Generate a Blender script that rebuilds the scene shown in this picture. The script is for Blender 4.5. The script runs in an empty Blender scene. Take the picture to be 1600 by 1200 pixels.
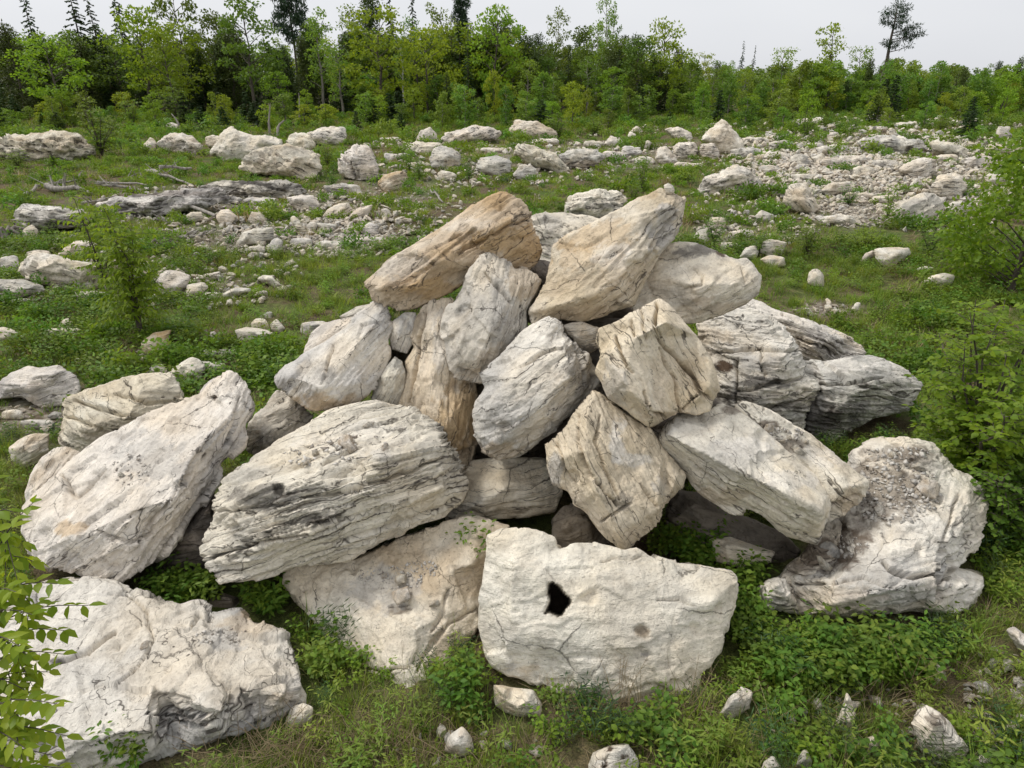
import bpy, bmesh, math, random
import numpy as np
from mathutils import Vector, Matrix
from mathutils.geometry import delaunay_2d_cdt
from mathutils.bvhtree import BVHTree

# ------------------------------------------------------------------ camera, sky, sun, exposure
SC = bpy.context.scene
COL = SC.collection
PITCH = math.radians(23.8)
CAM_H = 5.0
FPX = 1066.7                      # focal length in pixels of a 1600 px wide frame
cam_data = bpy.data.cameras.new("camera")
cam_data.sensor_width = 36.0
cam_data.lens = 24.0
cam_data.clip_start = 0.05
cam_data.clip_end = 6000.0
cam = bpy.data.objects.new("camera", cam_data)
cam.location = (0, 0, CAM_H)
cam.rotation_euler = (math.pi / 2 - PITCH, 0, 0)
COL.objects.link(cam)
SC.camera = cam

SUN_EL, SUN_AZ = math.radians(54), math.radians(-72)      # azimuth from +Y, negative = from the left
world = bpy.data.worlds.new("World")
SC.world = world
world.use_nodes = True
wn, wl = world.node_tree.nodes, world.node_tree.links
wn.clear()
w_out = wn.new("ShaderNodeOutputWorld")
w_bg = wn.new("ShaderNodeBackground")
w_sky = wn.new("ShaderNodeTexSky")
w_sky.sky_type = 'NISHITA'
w_sky.sun_disc = False
w_sky.sun_elevation = SUN_EL
w_sky.sun_rotation = SUN_AZ
w_sky.air_density = 1.0
w_sky.dust_density = 3.0
w_sky.ozone_density = 1.0
w_hs = wn.new("ShaderNodeHueSaturation")
w_hs.inputs['Saturation'].default_value = 0.18
w_mix = wn.new("ShaderNodeMixRGB")                        # the even layer of cloud over that sky
w_mix.inputs['Fac'].default_value = 0.86
w_cn = wn.new("ShaderNodeTexNoise")
w_tc = wn.new("ShaderNodeTexCoord")
w_map = wn.new("ShaderNodeMapping")
w_map.inputs['Scale'].default_value = (1.0, 1.0, 3.0)
w_cn.inputs['Scale'].default_value = 1.6
w_cn.inputs['Detail'].default_value = 3.0
w_ramp = wn.new("ShaderNodeValToRGB")
w_ramp.color_ramp.elements[0].position = 0.3
w_ramp.color_ramp.elements[0].color = (5.15, 5.27, 5.55, 1)
w_ramp.color_ramp.elements[1].position = 0.7
w_ramp.color_ramp.elements[1].color = (5.85, 5.95, 6.15, 1)
wl.new(w_tc.outputs['Generated'], w_map.inputs['Vector'])
wl.new(w_map.outputs['Vector'], w_cn.inputs['Vector'])
wl.new(w_cn.outputs['Fac'], w_ramp.inputs['Fac'])
wl.new(w_sky.outputs['Color'], w_hs.inputs['Color'])
wl.new(w_hs.outputs['Color'], w_mix.inputs['Color1'])
wl.new(w_ramp.outputs['Color'], w_mix.inputs['Color2'])
wl.new(w_mix.outputs['Color'], w_bg.inputs['Color'])
w_bg.inputs['Strength'].default_value = 0.1
wl.new(w_bg.outputs['Background'], w_out.inputs['Surface'])

sun_data = bpy.data.lights.new("sun", 'SUN')
sun_data.energy = 1.5
sun_data.angle = math.radians(16)
sun_data.color = (1.0, 0.96, 0.9)
sun = bpy.data.objects.new("sun", sun_data)
sdir = Vector((math.sin(SUN_AZ) * math.cos(SUN_EL), math.cos(SUN_AZ) * math.cos(SUN_EL), math.sin(SUN_EL)))
sun.rotation_euler = sdir.to_track_quat('Z', 'Y').to_euler()
COL.objects.link(sun)

SC.view_settings.view_transform = 'Standard'
SC.view_settings.look = 'None'
SC.view_settings.exposure = 0.6
SC.view_settings.gamma = 1.0
SC.view_settings.use_curve_mapping = False
SC.cycles.use_adaptive_sampling = True
SC.cycles.adaptive_threshold = 0.02
SC.cycles.max_bounces = 4
SC.cycles.diffuse_bounces = 2
SC.cycles.transmission_bounces = 2
SC.cycles.transparent_max_bounces = 4

# ------------------------------------------------------------------ noise in numpy
def _hash(ix, iy, iz, seed):
    with np.errstate(over='ignore'):
        h = (ix.astype(np.uint32) * np.uint32(374761393) + iy.astype(np.uint32) * np.uint32(668265263)
             + iz.astype(np.uint32) * np.uint32(2147483647) + np.uint32((seed * 974634777 + 12345) & 0xffffffff))
        h = (h ^ (h >> np.uint32(13))) * np.uint32(1274126177)
        h = (h ^ (h >> np.uint32(16))) * np.uint32(2246822519)
        return h ^ (h >> np.uint32(13))

def _u(h):
    return h.astype(np.float64) / 4294967295.0

def noise(P, seed=0):
    """gradient noise, about -1..1"""
    i = np.floor(P).astype(np.int64)
    f = P - i
    w = f * f * f * (f * (f * 6 - 15) + 10)
    out = 0
    for dx in (0, 1):
        wx = w[:, 0] if dx else 1 - w[:, 0]
        for dy in (0, 1):
            wy = w[:, 1] if dy else 1 - w[:, 1]
            for dz in (0, 1):
                wz = w[:, 2] if dz else 1 - w[:, 2]
                h = _hash(i[:, 0] + dx, i[:, 1] + dy, i[:, 2] + dz, seed)
                gx = (h & np.uint32(1023)).astype(float) / 511.5 - 1
                gy = ((h >> np.uint32(10)) & np.uint32(1023)).astype(float) / 511.5 - 1
                gz = ((h >> np.uint32(20)) & np.uint32(1023)).astype(float) / 511.5 - 1
                out = out + wx * wy * wz * (gx * (f[:, 0] - dx) + gy * (f[:, 1] - dy) + gz * (f[:, 2] - dz))
    return out * 1.3

def fbm(P, octv=4, seed=0, gain=0.5):
    a, s, t = 1.0, 0, 0
    for k in range(octv):
        s = s + a * noise(P * (2.03 ** k) + 7.1 * k, seed + k)
        t += a
        a *= gain
    return s / t

def chips(P, seed=0):
    """every cell carries its own tilted plane: broken facets with small steps between them"""
    i = np.floor(P - 0.5).astype(np.int64)
    best = np.full(len(P), 1e9)
    val = np.zeros(len(P))
    for dx in (0, 1):
        for dy in (0, 1):
            for dz in (0, 1):
                c = i + np.array([dx, dy, dz])
                h = _hash(c[:, 0], c[:, 1], c[:, 2], seed)
                k = h * np.uint32(2654435761); k = k ^ (k >> np.uint32(15))
                f = lambda q, sh: ((q >> np.uint32(sh)) & np.uint32(1023)).astype(float) / 1023.0
                sx, sy, sz = f(h, 0), f(h, 10), f(h, 20)
                d = P - (c + 0.15 + 0.7 * np.stack([sx, sy, sz], 1))
                dd = (d * d).sum(1)
                v = d[:, 0] * (f(k, 0) * 2 - 1) + d[:, 1] * (f(k, 10) * 2 - 1) + d[:, 2] * (f(k, 20) * 2 - 1) + (sx - 0.5) * 0.6
                m = dd < best
                best = np.where(m, dd, best)
                val = np.where(m, v, val)
    return np.clip(val, -1, 1)

def smooth(a, b, x):
    t = np.clip((x - a) / (b - a), 0, 1)
    return t * t * (3 - 2 * t)

# ------------------------------------------------------------------ the lie of the land, and pixels of the survey picture to points on it
CP, SP = math.cos(PITCH), math.sin(PITCH)
def _bumps(x, y, sin):
    return (0.075 * sin(x * .31 + y * .17 + 1.0) + 0.06 * sin(y * .43 - x * .23 + 2.0) + 0.05 * sin(x * .71 + y * .39 + .5) + 0.03 * sin(x * 1.13 - y * .97), 0.02 * sin(x * 2.1 + y * 1.3) + 0.018 * sin(y * 2.9 - x * 1.7 + 1.2))

def hgt(X, Y):
    X = np.atleast_1d(np.asarray(X, float)); Y = np.atleast_1d(np.asarray(Y, float))
    amp = np.clip((Y - 9) / 20, 0, 1)
    a, b = _bumps(X, Y, np.sin)
    return np.clip(Y - 12, 0, 58) * 0.0275 + amp * a + b * np.clip(amp + 0.35, 0, 1)

def h1(x, y):
    amp = min(max((y - 9) / 20, 0), 1)
    a, b = _bumps(x, y, math.sin)
    return min(max(y - 12, 0), 58) * 0.0275 + amp * a + b * min(amp + 0.35, 1)

def ray(px, py):
    x, y = (px - 800) / FPX, (600 - py) / FPX
    return Vector((x, CP + y * SP, -SP + y * CP))        # scaled so that depth along the view axis is 1

def at(px, py, Y):
    d = ray(px, py)
    t = Y / d.y
    return Vector((d.x * t, Y, CAM_H + d.z * t))

def depth_at(px, py, Y):
    return Y / ray(px, py).y

def ground_Y(px, py):
    d = ray(px, py)
    lo, hi = 1.0, 400.0
    for _ in range(40):
        m = (lo + hi) / 2
        t = m / d.y
        if CAM_H + d.z * t > h1(d.x * t, m):
            lo = m
        else:
            hi = m
    return lo

def to_px(V):
    """world points (n,3) -> pixels (n,2) and depth"""
    x = V[:, 0]; y = V[:, 1]; z = V[:, 2] - CAM_H
    dep = y * CP - z * SP
    up = y * SP + z * CP
    dep = np.where(np.abs(dep) < 1e-4, 1e-4, dep)
    return np.stack([800 + FPX * x / dep, 600 - FPX * up / dep], 1), dep

# ------------------------------------------------------------------ material helpers
def mat(name):
    m = bpy.data.materials.new(name)
    m.use_nodes = True
    m.node_tree.nodes.clear()
    return m, m.node_tree.nodes, m.node_tree.links

def node(ns, kind, **kw):
    n = ns.new(kind)
    for k, v in kw.items():
        if k in n.inputs:
            n.inputs[k].default_value = v
        else:
            setattr(n, k, v)
    return n

def ramp(ns, stops):
    r = ns.new("ShaderNodeValToRGB")
    e = r.color_ramp.elements
    while len(e) < len(stops):
        e.new(0.5)
    for k, (p, c) in enumerate(stops):
        e[k].position = p
        e[k].color = (c[0], c[1], c[2], 1) if len(c) == 3 else c
    return r

def rock_material(name):
    m, n, l = mat(name)
    out = n.new("ShaderNodeOutputMaterial")
    b = node(n, "ShaderNodeBsdfPrincipled", Roughness=0.92)
    b.inputs['Specular IOR Level'].default_value = 0.18
    l.new(b.outputs[0], out.inputs[0])
    tint = node(n, "ShaderNodeAttribute", attribute_name="tint")
    st = node(n, "ShaderNodeAttribute", attribute_name="strata")
    bd = node(n, "ShaderNodeAttribute", attribute_name="bedding")           # x: how strongly the beds part, y: beds per metre
    def math_(op, a, b_=None, c=None):
        k = node(n, "ShaderNodeMath", operation=op)
        for i, v in enumerate((a, b_, c)):
            if v is None: continue
            if isinstance(v, (int, float)): k.inputs[i].default_value = v
            else: l.new(v, k.inputs[i])
        return k.outputs[0]
    def noise_(scale, detail, rough, vec=None):
        k = node(n, "ShaderNodeTexNoise", Scale=scale, Detail=detail, Roughness=rough); l.new(vec or st.outputs['Vector'], k.inputs['Vector']); return k
    sep = n.new("ShaderNodeSeparateXYZ"); l.new(st.outputs['Vector'], sep.inputs[0])
    bs = n.new("ShaderNodeSeparateXYZ"); l.new(bd.outputs['Vector'], bs.inputs[0])
    mp = n.new("ShaderNodeMapping"); mp.inputs['Scale'].default_value = (1.3, 1.3, 9.0); l.new(st.outputs['Vector'], mp.inputs['Vector'])
    mq = n.new("ShaderNodeMapping"); mq.inputs['Scale'].default_value = (1.0, 1.0, 3.0); l.new(st.outputs['Vector'], mq.inputs['Vector'])
    s1 = noise_(1.6, 5.0, 0.66, mp.outputs[0])
    f1 = noise_(5.0, 6.0, 0.68)
    f2 = noise_(34.0, 3.0, 0.7)
    w1 = noise_(1.1, 4.0, 0.6, mq.outputs[0])
    gate = noise_(1.9, 3.0, 0.6)
    # beds: s counts them, wavy; a thin open joint wherever s passes a whole number
    def joints(freq, warp, wide, seed):
        sv = math_('ADD', math_('MULTIPLY', math_('MULTIPLY', sep.outputs[2], bs.outputs[1]), freq), math_('MULTIPLY', math_('SUBTRACT', w1.outputs['Fac'], 0.5 + seed), warp))
        pp = math_('PINGPONG', sv, 0.5)
        wd = math_('MAXIMUM', math_('MULTIPLY', math_('MULTIPLY', math_('SUBTRACT', gate.outputs['Fac'], 0.40), wide), bs.outputs[0]), 0.0012)
        line = math_('SUBTRACT', 1.0, math_('SMOOTH_MIN', math_('DIVIDE', pp, wd), 1.0, 0.1))
        return node_max0(line), math_('FRACT', sv)
    def node_max0(v): return math_('MAXIMUM', v, 0.0)
    j1, saw1 = joints(1.0, 3.0, 0.40, 0.0)
    j2, saw2 = joints(2.3, 4.5, 0.34, 0.3)
    # cross joints
    vr = node(n, "ShaderNodeTexVoronoi", feature='DISTANCE_TO_EDGE', Scale=1.25)
    wv = node(n, "ShaderNodeMixRGB", blend_type='ADD', Fac=0.12); l.new(st.outputs['Vector'], wv.inputs[1]); l.new(f1.outputs['Color'], wv.inputs[2]); l.new(wv.outputs[0], vr.inputs['Vector'])
    vw = math_('MAXIMUM', math_('MULTIPLY', math_('SUBTRACT', w1.outputs['Fac'], 0.47), 0.075), 0.0006)
    j3 = node_max0(math_('SUBTRACT', 1.0, math_('MINIMUM', math_('DIVIDE', vr.outputs['Distance'], vw), 1.0)))
    crack = math_('MINIMUM', math_('ADD', math_('ADD', j1, math_('MULTIPLY', j2, 0.75)), math_('MULTIPLY', j3, 0.8)), 1.0)
    r1 = ramp(n, [(0.30, (0.80, 0.79, 0.77)), (0.5, (1.0, 0.995, 0.985)), (0.70, (1.12, 1.11, 1.09))]); l.new(s1.outputs['Fac'], r1.inputs[0])
    r2 = ramp(n, [(0.32, (0.76, 0.74, 0.72)), (0.5, (1.02, 1.01, 1.0)), (0.68, (1.16, 1.15, 1.13))]); l.new(f1.outputs['Fac'], r2.inputs[0])
    r3 = ramp(n, [(0.28, (0.45, 0.43, 0.40)), (0.40, (0.93, 0.92, 0.91)), (0.7, (1.08, 1.08, 1.07))]); l.new(f2.outputs['Fac'], r3.inputs[0])
    m1 = node(n, "ShaderNodeMixRGB", blend_type='MULTIPLY', Fac=0.8); l.new(tint.outputs['Color'], m1.inputs[1]); l.new(r1.outputs[0], m1.inputs[2])
    m2 = node(n, "ShaderNodeMixRGB", blend_type='MULTIPLY', Fac=0.85); l.new(m1.outputs[0], m2.inputs[1]); l.new(r2.outputs[0], m2.inputs[2])
    m3 = node(n, "ShaderNodeMixRGB", blend_type='MULTIPLY', Fac=0.7); l.new(m2.outputs[0], m3.inputs[1]); l.new(r3.outputs[0], m3.inputs[2])
    # grey-black lichen specks
    lv = noise_(2.4, 7.0, 0.78)
    lr = ramp(n, [(0.60, (0, 0, 0)), (0.68, (1, 1, 1))]); l.new(lv.outputs['Fac'], lr.inputs[0])
    lf = math_('MULTIPLY', lr.outputs[0], tint.outputs['Alpha'])
    m4 = node(n, "ShaderNodeMixRGB"); m4.inputs[2].default_value = (0.10, 0.095, 0.088, 1)
    l.new(lf, m4.inputs[0]); l.new(m3.outputs[0], m4.inputs[1])
    # dark brown lines along the joints
    m5 = node(n, "ShaderNodeMixRGB"); m5.inputs[2].default_value = (0.055, 0.045, 0.036, 1)
    l.new(math_('MULTIPLY', crack, 0.88), m5.inputs[0]); l.new(m4.outputs[0], m5.inputs[1])
    l.new(m5.outputs[0], b.inputs['Base Color'])
    # relief: stepped beds, joints, chipped faces, grain
    tread = math_('MULTIPLY', math_('ADD', saw1, math_('MULTIPLY', saw2, 0.5)), math_('MINIMUM', bs.outputs[0], 1.0))
    ter = math_('FRACT', math_('MULTIPLY', f1.outputs['Fac'], 7.0))
    hgt_ = math_('SUBTRACT', math_('ADD', math_('MULTIPLY', tread, 0.5), math_('MULTIPLY', ter, 0.16)), math_('MULTIPLY', crack, 1.0))
    bp0 = node(n, "ShaderNodeBump", Strength=0.55, Distance=0.03); l.new(hgt_, bp0.inputs['Height'])
    bp1 = node(n, "ShaderNodeBump", Strength=0.7, Distance=0.04); l.new(s1.outputs['Fac'], bp1.inputs['Height']); l.new(bp0.outputs[0], bp1.inputs['Normal'])
    bp2 = node(n, "ShaderNodeBump", Strength=0.8, Distance=0.05); l.new(f1.outputs['Fac'], bp2.inputs['Height']); l.new(bp1.outputs[0], bp2.inputs['Normal'])
    bp3 = node(n, "ShaderNodeBump", Strength=0.7, Distance=0.014); l.new(f2.outputs['Fac'], bp3.inputs['Height']); l.new(bp2.outputs[0], bp3.inputs['Normal'])
    l.new(bp3.outputs[0], b.inputs['Normal'])
    return m

ROCK = rock_material("limestone")

def leaf_material(name, c1, c2, trans=0.35, hue=0.03, val=0.5, rough=0.55):
    m, n, l = mat(name)
    out = n.new("ShaderNodeOutputMaterial")
    oi = n.new("ShaderNodeObjectInfo")
    ge = n.new("ShaderNodeNewGeometry")
    mix = node(n, "ShaderNodeMixRGB"); mix.inputs[1].default_value = (*c1, 1); mix.inputs[2].default_value = (*c2, 1)
    l.new(ge.outputs['Random Per Island'], mix.inputs[0])
    hs = n.new("ShaderNodeHueSaturation")
    mh = node(n, "ShaderNodeMapRange"); mh.inputs[3].default_value = 0.5 - hue; mh.inputs[4].default_value = 0.5 + hue
    l.new(oi.outputs['Random'], mh.inputs[0]); l.new(mh.outputs[0], hs.inputs['Hue'])
    mul = node(n, "ShaderNodeMath", operation='MULTIPLY'); mul.inputs[1].default_value = 7.31
    fr = node(n, "ShaderNodeMath", operation='FRACT'); l.new(oi.outputs['Random'], mul.inputs[0]); l.new(mul.outputs[0], fr.inputs[0])
    mv = node(n, "ShaderNodeMapRange"); mv.inputs[3].default_value = 1 - val / 2; mv.inputs[4].default_value = 1 + val / 2
    l.new(fr.outputs[0], mv.inputs[0]); l.new(mv.outputs[0], hs.inputs['Value'])
    l.new(mix.outputs[0], hs.inputs['Color'])
    b = node(n, "ShaderNodeBsdfPrincipled", Roughness=rough)
    b.inputs['Specular IOR Level'].default_value = 0.3
    t = n.new("ShaderNodeBsdfTranslucent")
    l.new(hs.outputs[0], b.inputs['Base Color'])
    tcol = node(n, "ShaderNodeMixRGB", blend_type='MULTIPLY', Fac=1.0); tcol.inputs[2].default_value = (1.25, 1.2, 0.6, 1)
    l.new(hs.outputs[0], tcol.inputs[1]); l.new(tcol.outputs[0], t.inputs['Color'])
    ms = node(n, "ShaderNodeMixShader", Fac=trans)
    l.new(b.outputs[0], ms.inputs[1]); l.new(t.outputs[0], ms.inputs[2]); l.new(ms.outputs[0], out.inputs[0])
    return m

def wood_material(name, c1, c2, scale=6.0, stretch=0.25):
    m, n, l = mat(name)
    out = n.new("ShaderNodeOutputMaterial")
    b = node(n, "ShaderNodeBsdfPrincipled", Roughness=0.9); b.inputs['Specular IOR Level'].default_value = 0.15
    tc = n.new("ShaderNodeTexCoord")
    mp = n.new("ShaderNodeMapping"); mp.inputs['Scale'].default_value = (1, 1, stretch); l.new(tc.outputs['Object'], mp.inputs[0])
    t = node(n, "ShaderNodeTexNoise", Scale=scale, Detail=6.0, Roughness=0.7); l.new(mp.outputs[0], t.inputs['Vector'])
    r = ramp(n, [(0.35, c1), (0.65, c2)]); l.new(t.outputs['Fac'], r.inputs[0]); l.new(r.outputs[0], b.inputs['Base Color'])
    bp = node(n, "ShaderNodeBump", Strength=0.6, Distance=0.03); l.new(t.outputs['Fac'], bp.inputs['Height']); l.new(bp.outputs[0], b.inputs['Normal'])
    l.new(b.outputs[0], out.inputs[0])
    return m

M_MAPLE = leaf_material("maple_leaf", (0.175, 0.265, 0.02), (0.285, 0.375, 0.036), 0.45, 0.024, 0.45)
M_DARKLEAF = leaf_material("dark_leaf", (0.085, 0.145, 0.022), (0.145, 0.215, 0.032), 0.4, 0.02, 0.45)
M_POPLAR = leaf_material("poplar_leaf", (0.135, 0.235, 0.038), (0.22, 0.33, 0.052), 0.45, 0.026, 0.45)
M_NEEDLE = leaf_material("needle", (0.032, 0.062, 0.02), (0.07, 0.115, 0.03), 0.15, 0.03, 0.6)
M_PINE = leaf_material("pine_needle", (0.022, 0.05, 0.026), (0.05, 0.09, 0.04), 0.12, 0.01, 0.3)
M_CEDAR = leaf_material("cedar_spray", (0.052, 0.085, 0.02), (0.10, 0.14, 0.03), 0.22, 0.02, 0.5)
M_SHRUB = leaf_material("shrub_leaf", (0.14, 0.24, 0.022), (0.235, 0.345, 0.036), 0.45, 0.016, 0.35)
M_SAPLING = leaf_material("sapling_leaf", (0.20, 0.30, 0.018), (0.36, 0.43, 0.035), 0.48, 0.014, 0.35, 0.45)
M_HERB = leaf_material("herb_leaf", (0.095, 0.18, 0.022), (0.18, 0.28, 0.036), 0.4, 0.024, 0.5)
M_GRASS = leaf_material("grass_blade", (0.165, 0.255, 0.034), (0.28, 0.35, 0.062), 0.38, 0.022, 0.5)
M_YOUNG = leaf_material("young_leaf", (0.15, 0.26, 0.022), (0.27, 0.38, 0.036), 0.48, 0.014, 0.3)
M_DRY = leaf_material("dry_grass", (0.24, 0.18, 0.10), (0.44, 0.35, 0.21), 0.2, 0.01, 0.5)
M_BARK = wood_material("bark", (0.06, 0.05, 0.042), (0.17, 0.145, 0.12))
M_PALEBARK = wood_material("pale_bark", (0.16, 0.14, 0.12), (0.36, 0.33, 0.29))
M_BIRCH = wood_material("birch_bark", (0.25, 0.23, 0.21), (0.68, 0.66, 0.62), 5.0, 1.6)
M_DEAD = wood_material("weathered_wood", (0.17, 0.15, 0.13), (0.42, 0.39, 0.35), 9.0, 0.12)
M_ROOT = wood_material("dead_root", (0.10, 0.085, 0.07), (0.30, 0.27, 0.23), 9.0, 0.3)

# ------------------------------------------------------------------ scene helpers
USED = {}
def link(o, parent=None):
    COL.objects.link(o)
    if parent is not None:
        o.parent = parent
    return o

def tag(o, label=None, cat=None, group=None, kind=None):
    if label: o["label"] = label
    if cat: o["category"] = cat
    if group: o["group"] = group
    if kind: o["kind"] = kind
    return o

def mesh_np(name, V, F, material=None, smooth_shade=False):
    """V (n,3); F list of (m,k) index arrays"""
    me = bpy.data.meshes.new(name)
    V = np.asarray(V, np.float32)
    me.vertices.add(len(V)); me.vertices.foreach_set("co", V.ravel())
    Fs = [np.asarray(f, np.int32) for f in (F if isinstance(F, list) else [F]) if len(f)]
    nl = sum(f.size for f in Fs); nf = sum(len(f) for f in Fs)
    me.loops.add(nl); me.loops.foreach_set("vertex_index", np.concatenate([f.ravel() for f in Fs]))
    me.polygons.add(nf)
    tot = np.concatenate([np.full(len(f), f.shape[1], np.int32) for f in Fs])
    st = np.concatenate([[0], np.cumsum(tot)[:-1]]).astype(np.int32)
    me.polygons.foreach_set("loop_start", st)
    me.update(calc_edges=True)
    if smooth_shade:
        me.polygons.foreach_set("use_smooth", np.ones(nf, bool))
    if material:
        me.materials.append(material)
    return me

class Buf:
    def __init__(s):
        s.V = []; s.F = {}; s.n = 0
    def add(s, V, F):
        V = np.asarray(V, float); F = np.asarray(F, int)
        s.V.append(V); s.F.setdefault(F.shape[1], []).append(F + s.n); s.n += len(V)
    def mesh(s, name, m, sm=False):
        return mesh_np(name, np.concatenate(s.V), [np.concatenate(f) for f in s.F.values()], m, sm)

def tube(buf, pts, rads, k=6):
    pts = [Vector(p) for p in pts]
    rings = []
    ref = Vector((0.3, 0.9, 0.2))
    for i, p in enumerate(pts):
        d = (pts[min(i + 1, len(pts) - 1)] - pts[max(i - 1, 0)])
        if d.length < 1e-6: d = Vector((0, 0, 1))
        d.normalize()
        u = d.cross(ref)
        if u.length < 0.05: u = d.cross(Vector((1, 0, 0)))
        u.normalize(); v = d.cross(u)
        for j in range(k):
            a = 2 * math.pi * j / k
            rings.append(p + (u * math.cos(a) + v * math.sin(a)) * rads[i])
    V = np.array([tuple(r) for r in rings])
    F = []
    for i in range(len(pts) - 1):
        for j in range(k):
            a = i * k + j; b = i * k + (j + 1) % k
            F.append((a, b, b + k, a + k))
    buf.add(V, F)
    for e in (0, len(pts) - 1):                       # close the ends
        c = len(buf.V[-1]) if False else None
    V2 = np.array([tuple(pts[0])] + [tuple(r) for r in rings[:k]]); buf.add(V2, [(0, 1 + (j + 1) % k, 1 + j) for j in range(k)])
    V3 = np.array([tuple(pts[-1])] + [tuple(r) for r in rings[-k:]]); buf.add(V3, [(0, 1 + j, 1 + (j + 1) % k) for j in range(k)])

# ------------------------------------------------------------------ ground
def grid_axis(a, b, near, ratio):
    out = [0.0]
    s = near
    while out[-1] < b:
        out.append(out[-1] + s); s *= ratio
    pos = np.array(out)
    if a >= 0:
        return pos + a
    out = [0.0]; s = near
    while out[-1] < -a:
        out.append(out[-1] + s); s *= ratio
    return np.concatenate([-np.array(out)[:0:-1], pos])

# where the slope is bare gravel (centre and half axes as surveyed in the picture, how bare)
GRAVEL = [(1300, 270, 150, 34, 1.0), (1345, 325, 90, 30, 1.0), (1480, 300, 100, 50, .7), (1300, 225, 240, 16, .6), (535, 374, 80, 26, .9), (400, 372, 110, 24, .6), (300, 372, 70, 18, .6), (130, 440, 130, 26, .6), (300, 450, 80, 22, .7),
          (60, 650, 80, 44, .8), (1290, 485, 60, 12, .8), (420, 312, 110, 20, .6), (240, 312, 140, 16, .6), (900, 245, 200, 26, .5), (1160, 365, 80, 30, .4), (600, 300, 100, 30, .35)]
def build_ground():
    xs = grid_axis(-3000, 3000, 0.16, 1.034)
    ys = np.concatenate([-grid_axis(0, 40, 0.5, 1.2)[:0:-1], grid_axis(0, 3500, 0.14, 1.028)])
    gx, gy = np.meshgrid(xs, ys)
    z = hgt(gx.ravel(), gy.ravel())
    P = np.stack([gx.ravel(), gy.ravel(), np.zeros(gx.size)], 1)
    near = np.clip((60 - np.hypot(P[:, 0], P[:, 1])) / 30, 0, 1)
    z = z + near * 0.035 * fbm(P * 1.7, 3, 8) - 0.02
    V = np.stack([P[:, 0], P[:, 1], z], 1)
    nx = len(xs); r, c = np.meshgrid(np.arange(len(ys) - 1), np.arange(nx - 1), indexing='ij')
    a = (r * nx + c).ravel()
    F = np.stack([a, a + 1, a + nx + 1, a + nx], 1)
    m, n, l = mat("soil_and_moss")
    out = n.new("ShaderNodeOutputMaterial")
    b = node(n, "ShaderNodeBsdfPrincipled", Roughness=0.95); b.inputs['Specular IOR Level'].default_value = 0.1
    tc = n.new("ShaderNodeTexCoord")
    n1 = node(n, "ShaderNodeTexNoise", Scale=0.55, Detail=8.0, Roughness=0.65); l.new(tc.outputs['Object'], n1.inputs['Vector'])
    n2 = node(n, "ShaderNodeTexNoise", Scale=7.0, Detail=8.0, Roughness=0.7); l.new(tc.outputs['Object'], n2.inputs['Vector'])
    r1 = ramp(n, [(0.38, (0.13, 0.10, 0.068)), (0.47, (0.145, 0.125, 0.07)), (0.53, (0.11, 0.13, 0.045)), (0.68, (0.09, 0.14, 0.034))]); l.new(n1.outputs['Fac'], r1.inputs[0])
    r2 = ramp(n, [(0.3, (0.45, 0.42, 0.4)), (0.55, (1, 1, 1)), (0.75, (1.5, 1.45, 1.3))]); l.new(n2.outputs['Fac'], r2.inputs[0])
    n4 = node(n, "ShaderNodeTexNoise", Scale=55.0, Detail=4.0, Roughness=0.75); l.new(tc.outputs['Object'], n4.inputs['Vector'])
    r4 = ramp(n, [(0.3, (0.35, 0.33, 0.3)), (0.5, (0.95, 0.95, 0.95)), (0.7, (1.9, 1.75, 1.5))]); l.new(n4.outputs['Fac'], r4.inputs[0])
    m0 = node(n, "ShaderNodeMixRGB", blend_type='MULTIPLY', Fac=1.0); l.new(r1.outputs[0], m0.inputs[1]); l.new(r4.outputs[0], m0.inputs[2])
    mx = node(n, "ShaderNodeMixRGB", blend_type='MULTIPLY', Fac=1.0); l.new(m0.outputs[0], mx.inputs[1]); l.new(r2.outputs[0], mx.inputs[2])
    gv = node(n, "ShaderNodeAttribute", attribute_name="gravel")
    n3 = node(n, "ShaderNodeTexVoronoi", Scale=9.0); l.new(tc.outputs['Object'], n3.inputs['Vector'])
    r3 = ramp(n, [(0.0, (0.48, 0.45, 0.40)), (0.4, (0.34, 0.30, 0.25)), (0.75, (0.15, 0.12, 0.09))]); l.new(n3.outputs['Distance'], r3.inputs[0])
    gm = node(n, "ShaderNodeMath", operation='MULTIPLY_ADD'); gm.inputs[1].default_value = 1.7; l.new(gv.outputs['Fac'], gm.inputs[0])
    gs = node(n, "ShaderNodeMath", operation='SUBTRACT', use_clamp=True); gs.inputs[0].default_value = 0.1; l.new(n2.outputs['Fac'], gs.inputs[1]); l.new(gs.outputs[0], gm.inputs[2])
    gc = node(n, "ShaderNodeMath", operation='MULTIPLY', use_clamp=True); l.new(gm.outputs[0], gc.inputs[0]); l.new(n2.outputs['Fac'], gc.inputs[1])
    mg = node(n, "ShaderNodeMixRGB"); l.new(gc.outputs[0], mg.inputs[0]); l.new(mx.outputs[0], mg.inputs[1]); l.new(r3.outputs[0], mg.inputs[2])
    l.new(mg.outputs[0], b.inputs['Base Color'])
    bp = node(n, "ShaderNodeBump", Strength=0.8, Distance=0.05); l.new(n2.outputs['Fac'], bp.inputs['Height']); l.new(bp.outputs[0], b.inputs['Normal'])
    l.new(b.outputs[0], out.inputs[0])
    me = mesh_np("ground", V, F, m, True)
    pxy, dep = to_px(V)
    g = np.zeros(len(V))
    for cx, cy, rx, ry, w in GRAVEL:
        e = ((pxy[:, 0] - cx) / rx) ** 2 + ((pxy[:, 1] - cy) / ry) ** 2
        g = np.maximum(g, w * smooth(1.3, .5, e) * (V[:, 1] > 2))
    me.attributes.new("gravel", 'FLOAT', 'POINT').data.foreach_set("value", g.astype(np.float32))
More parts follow.
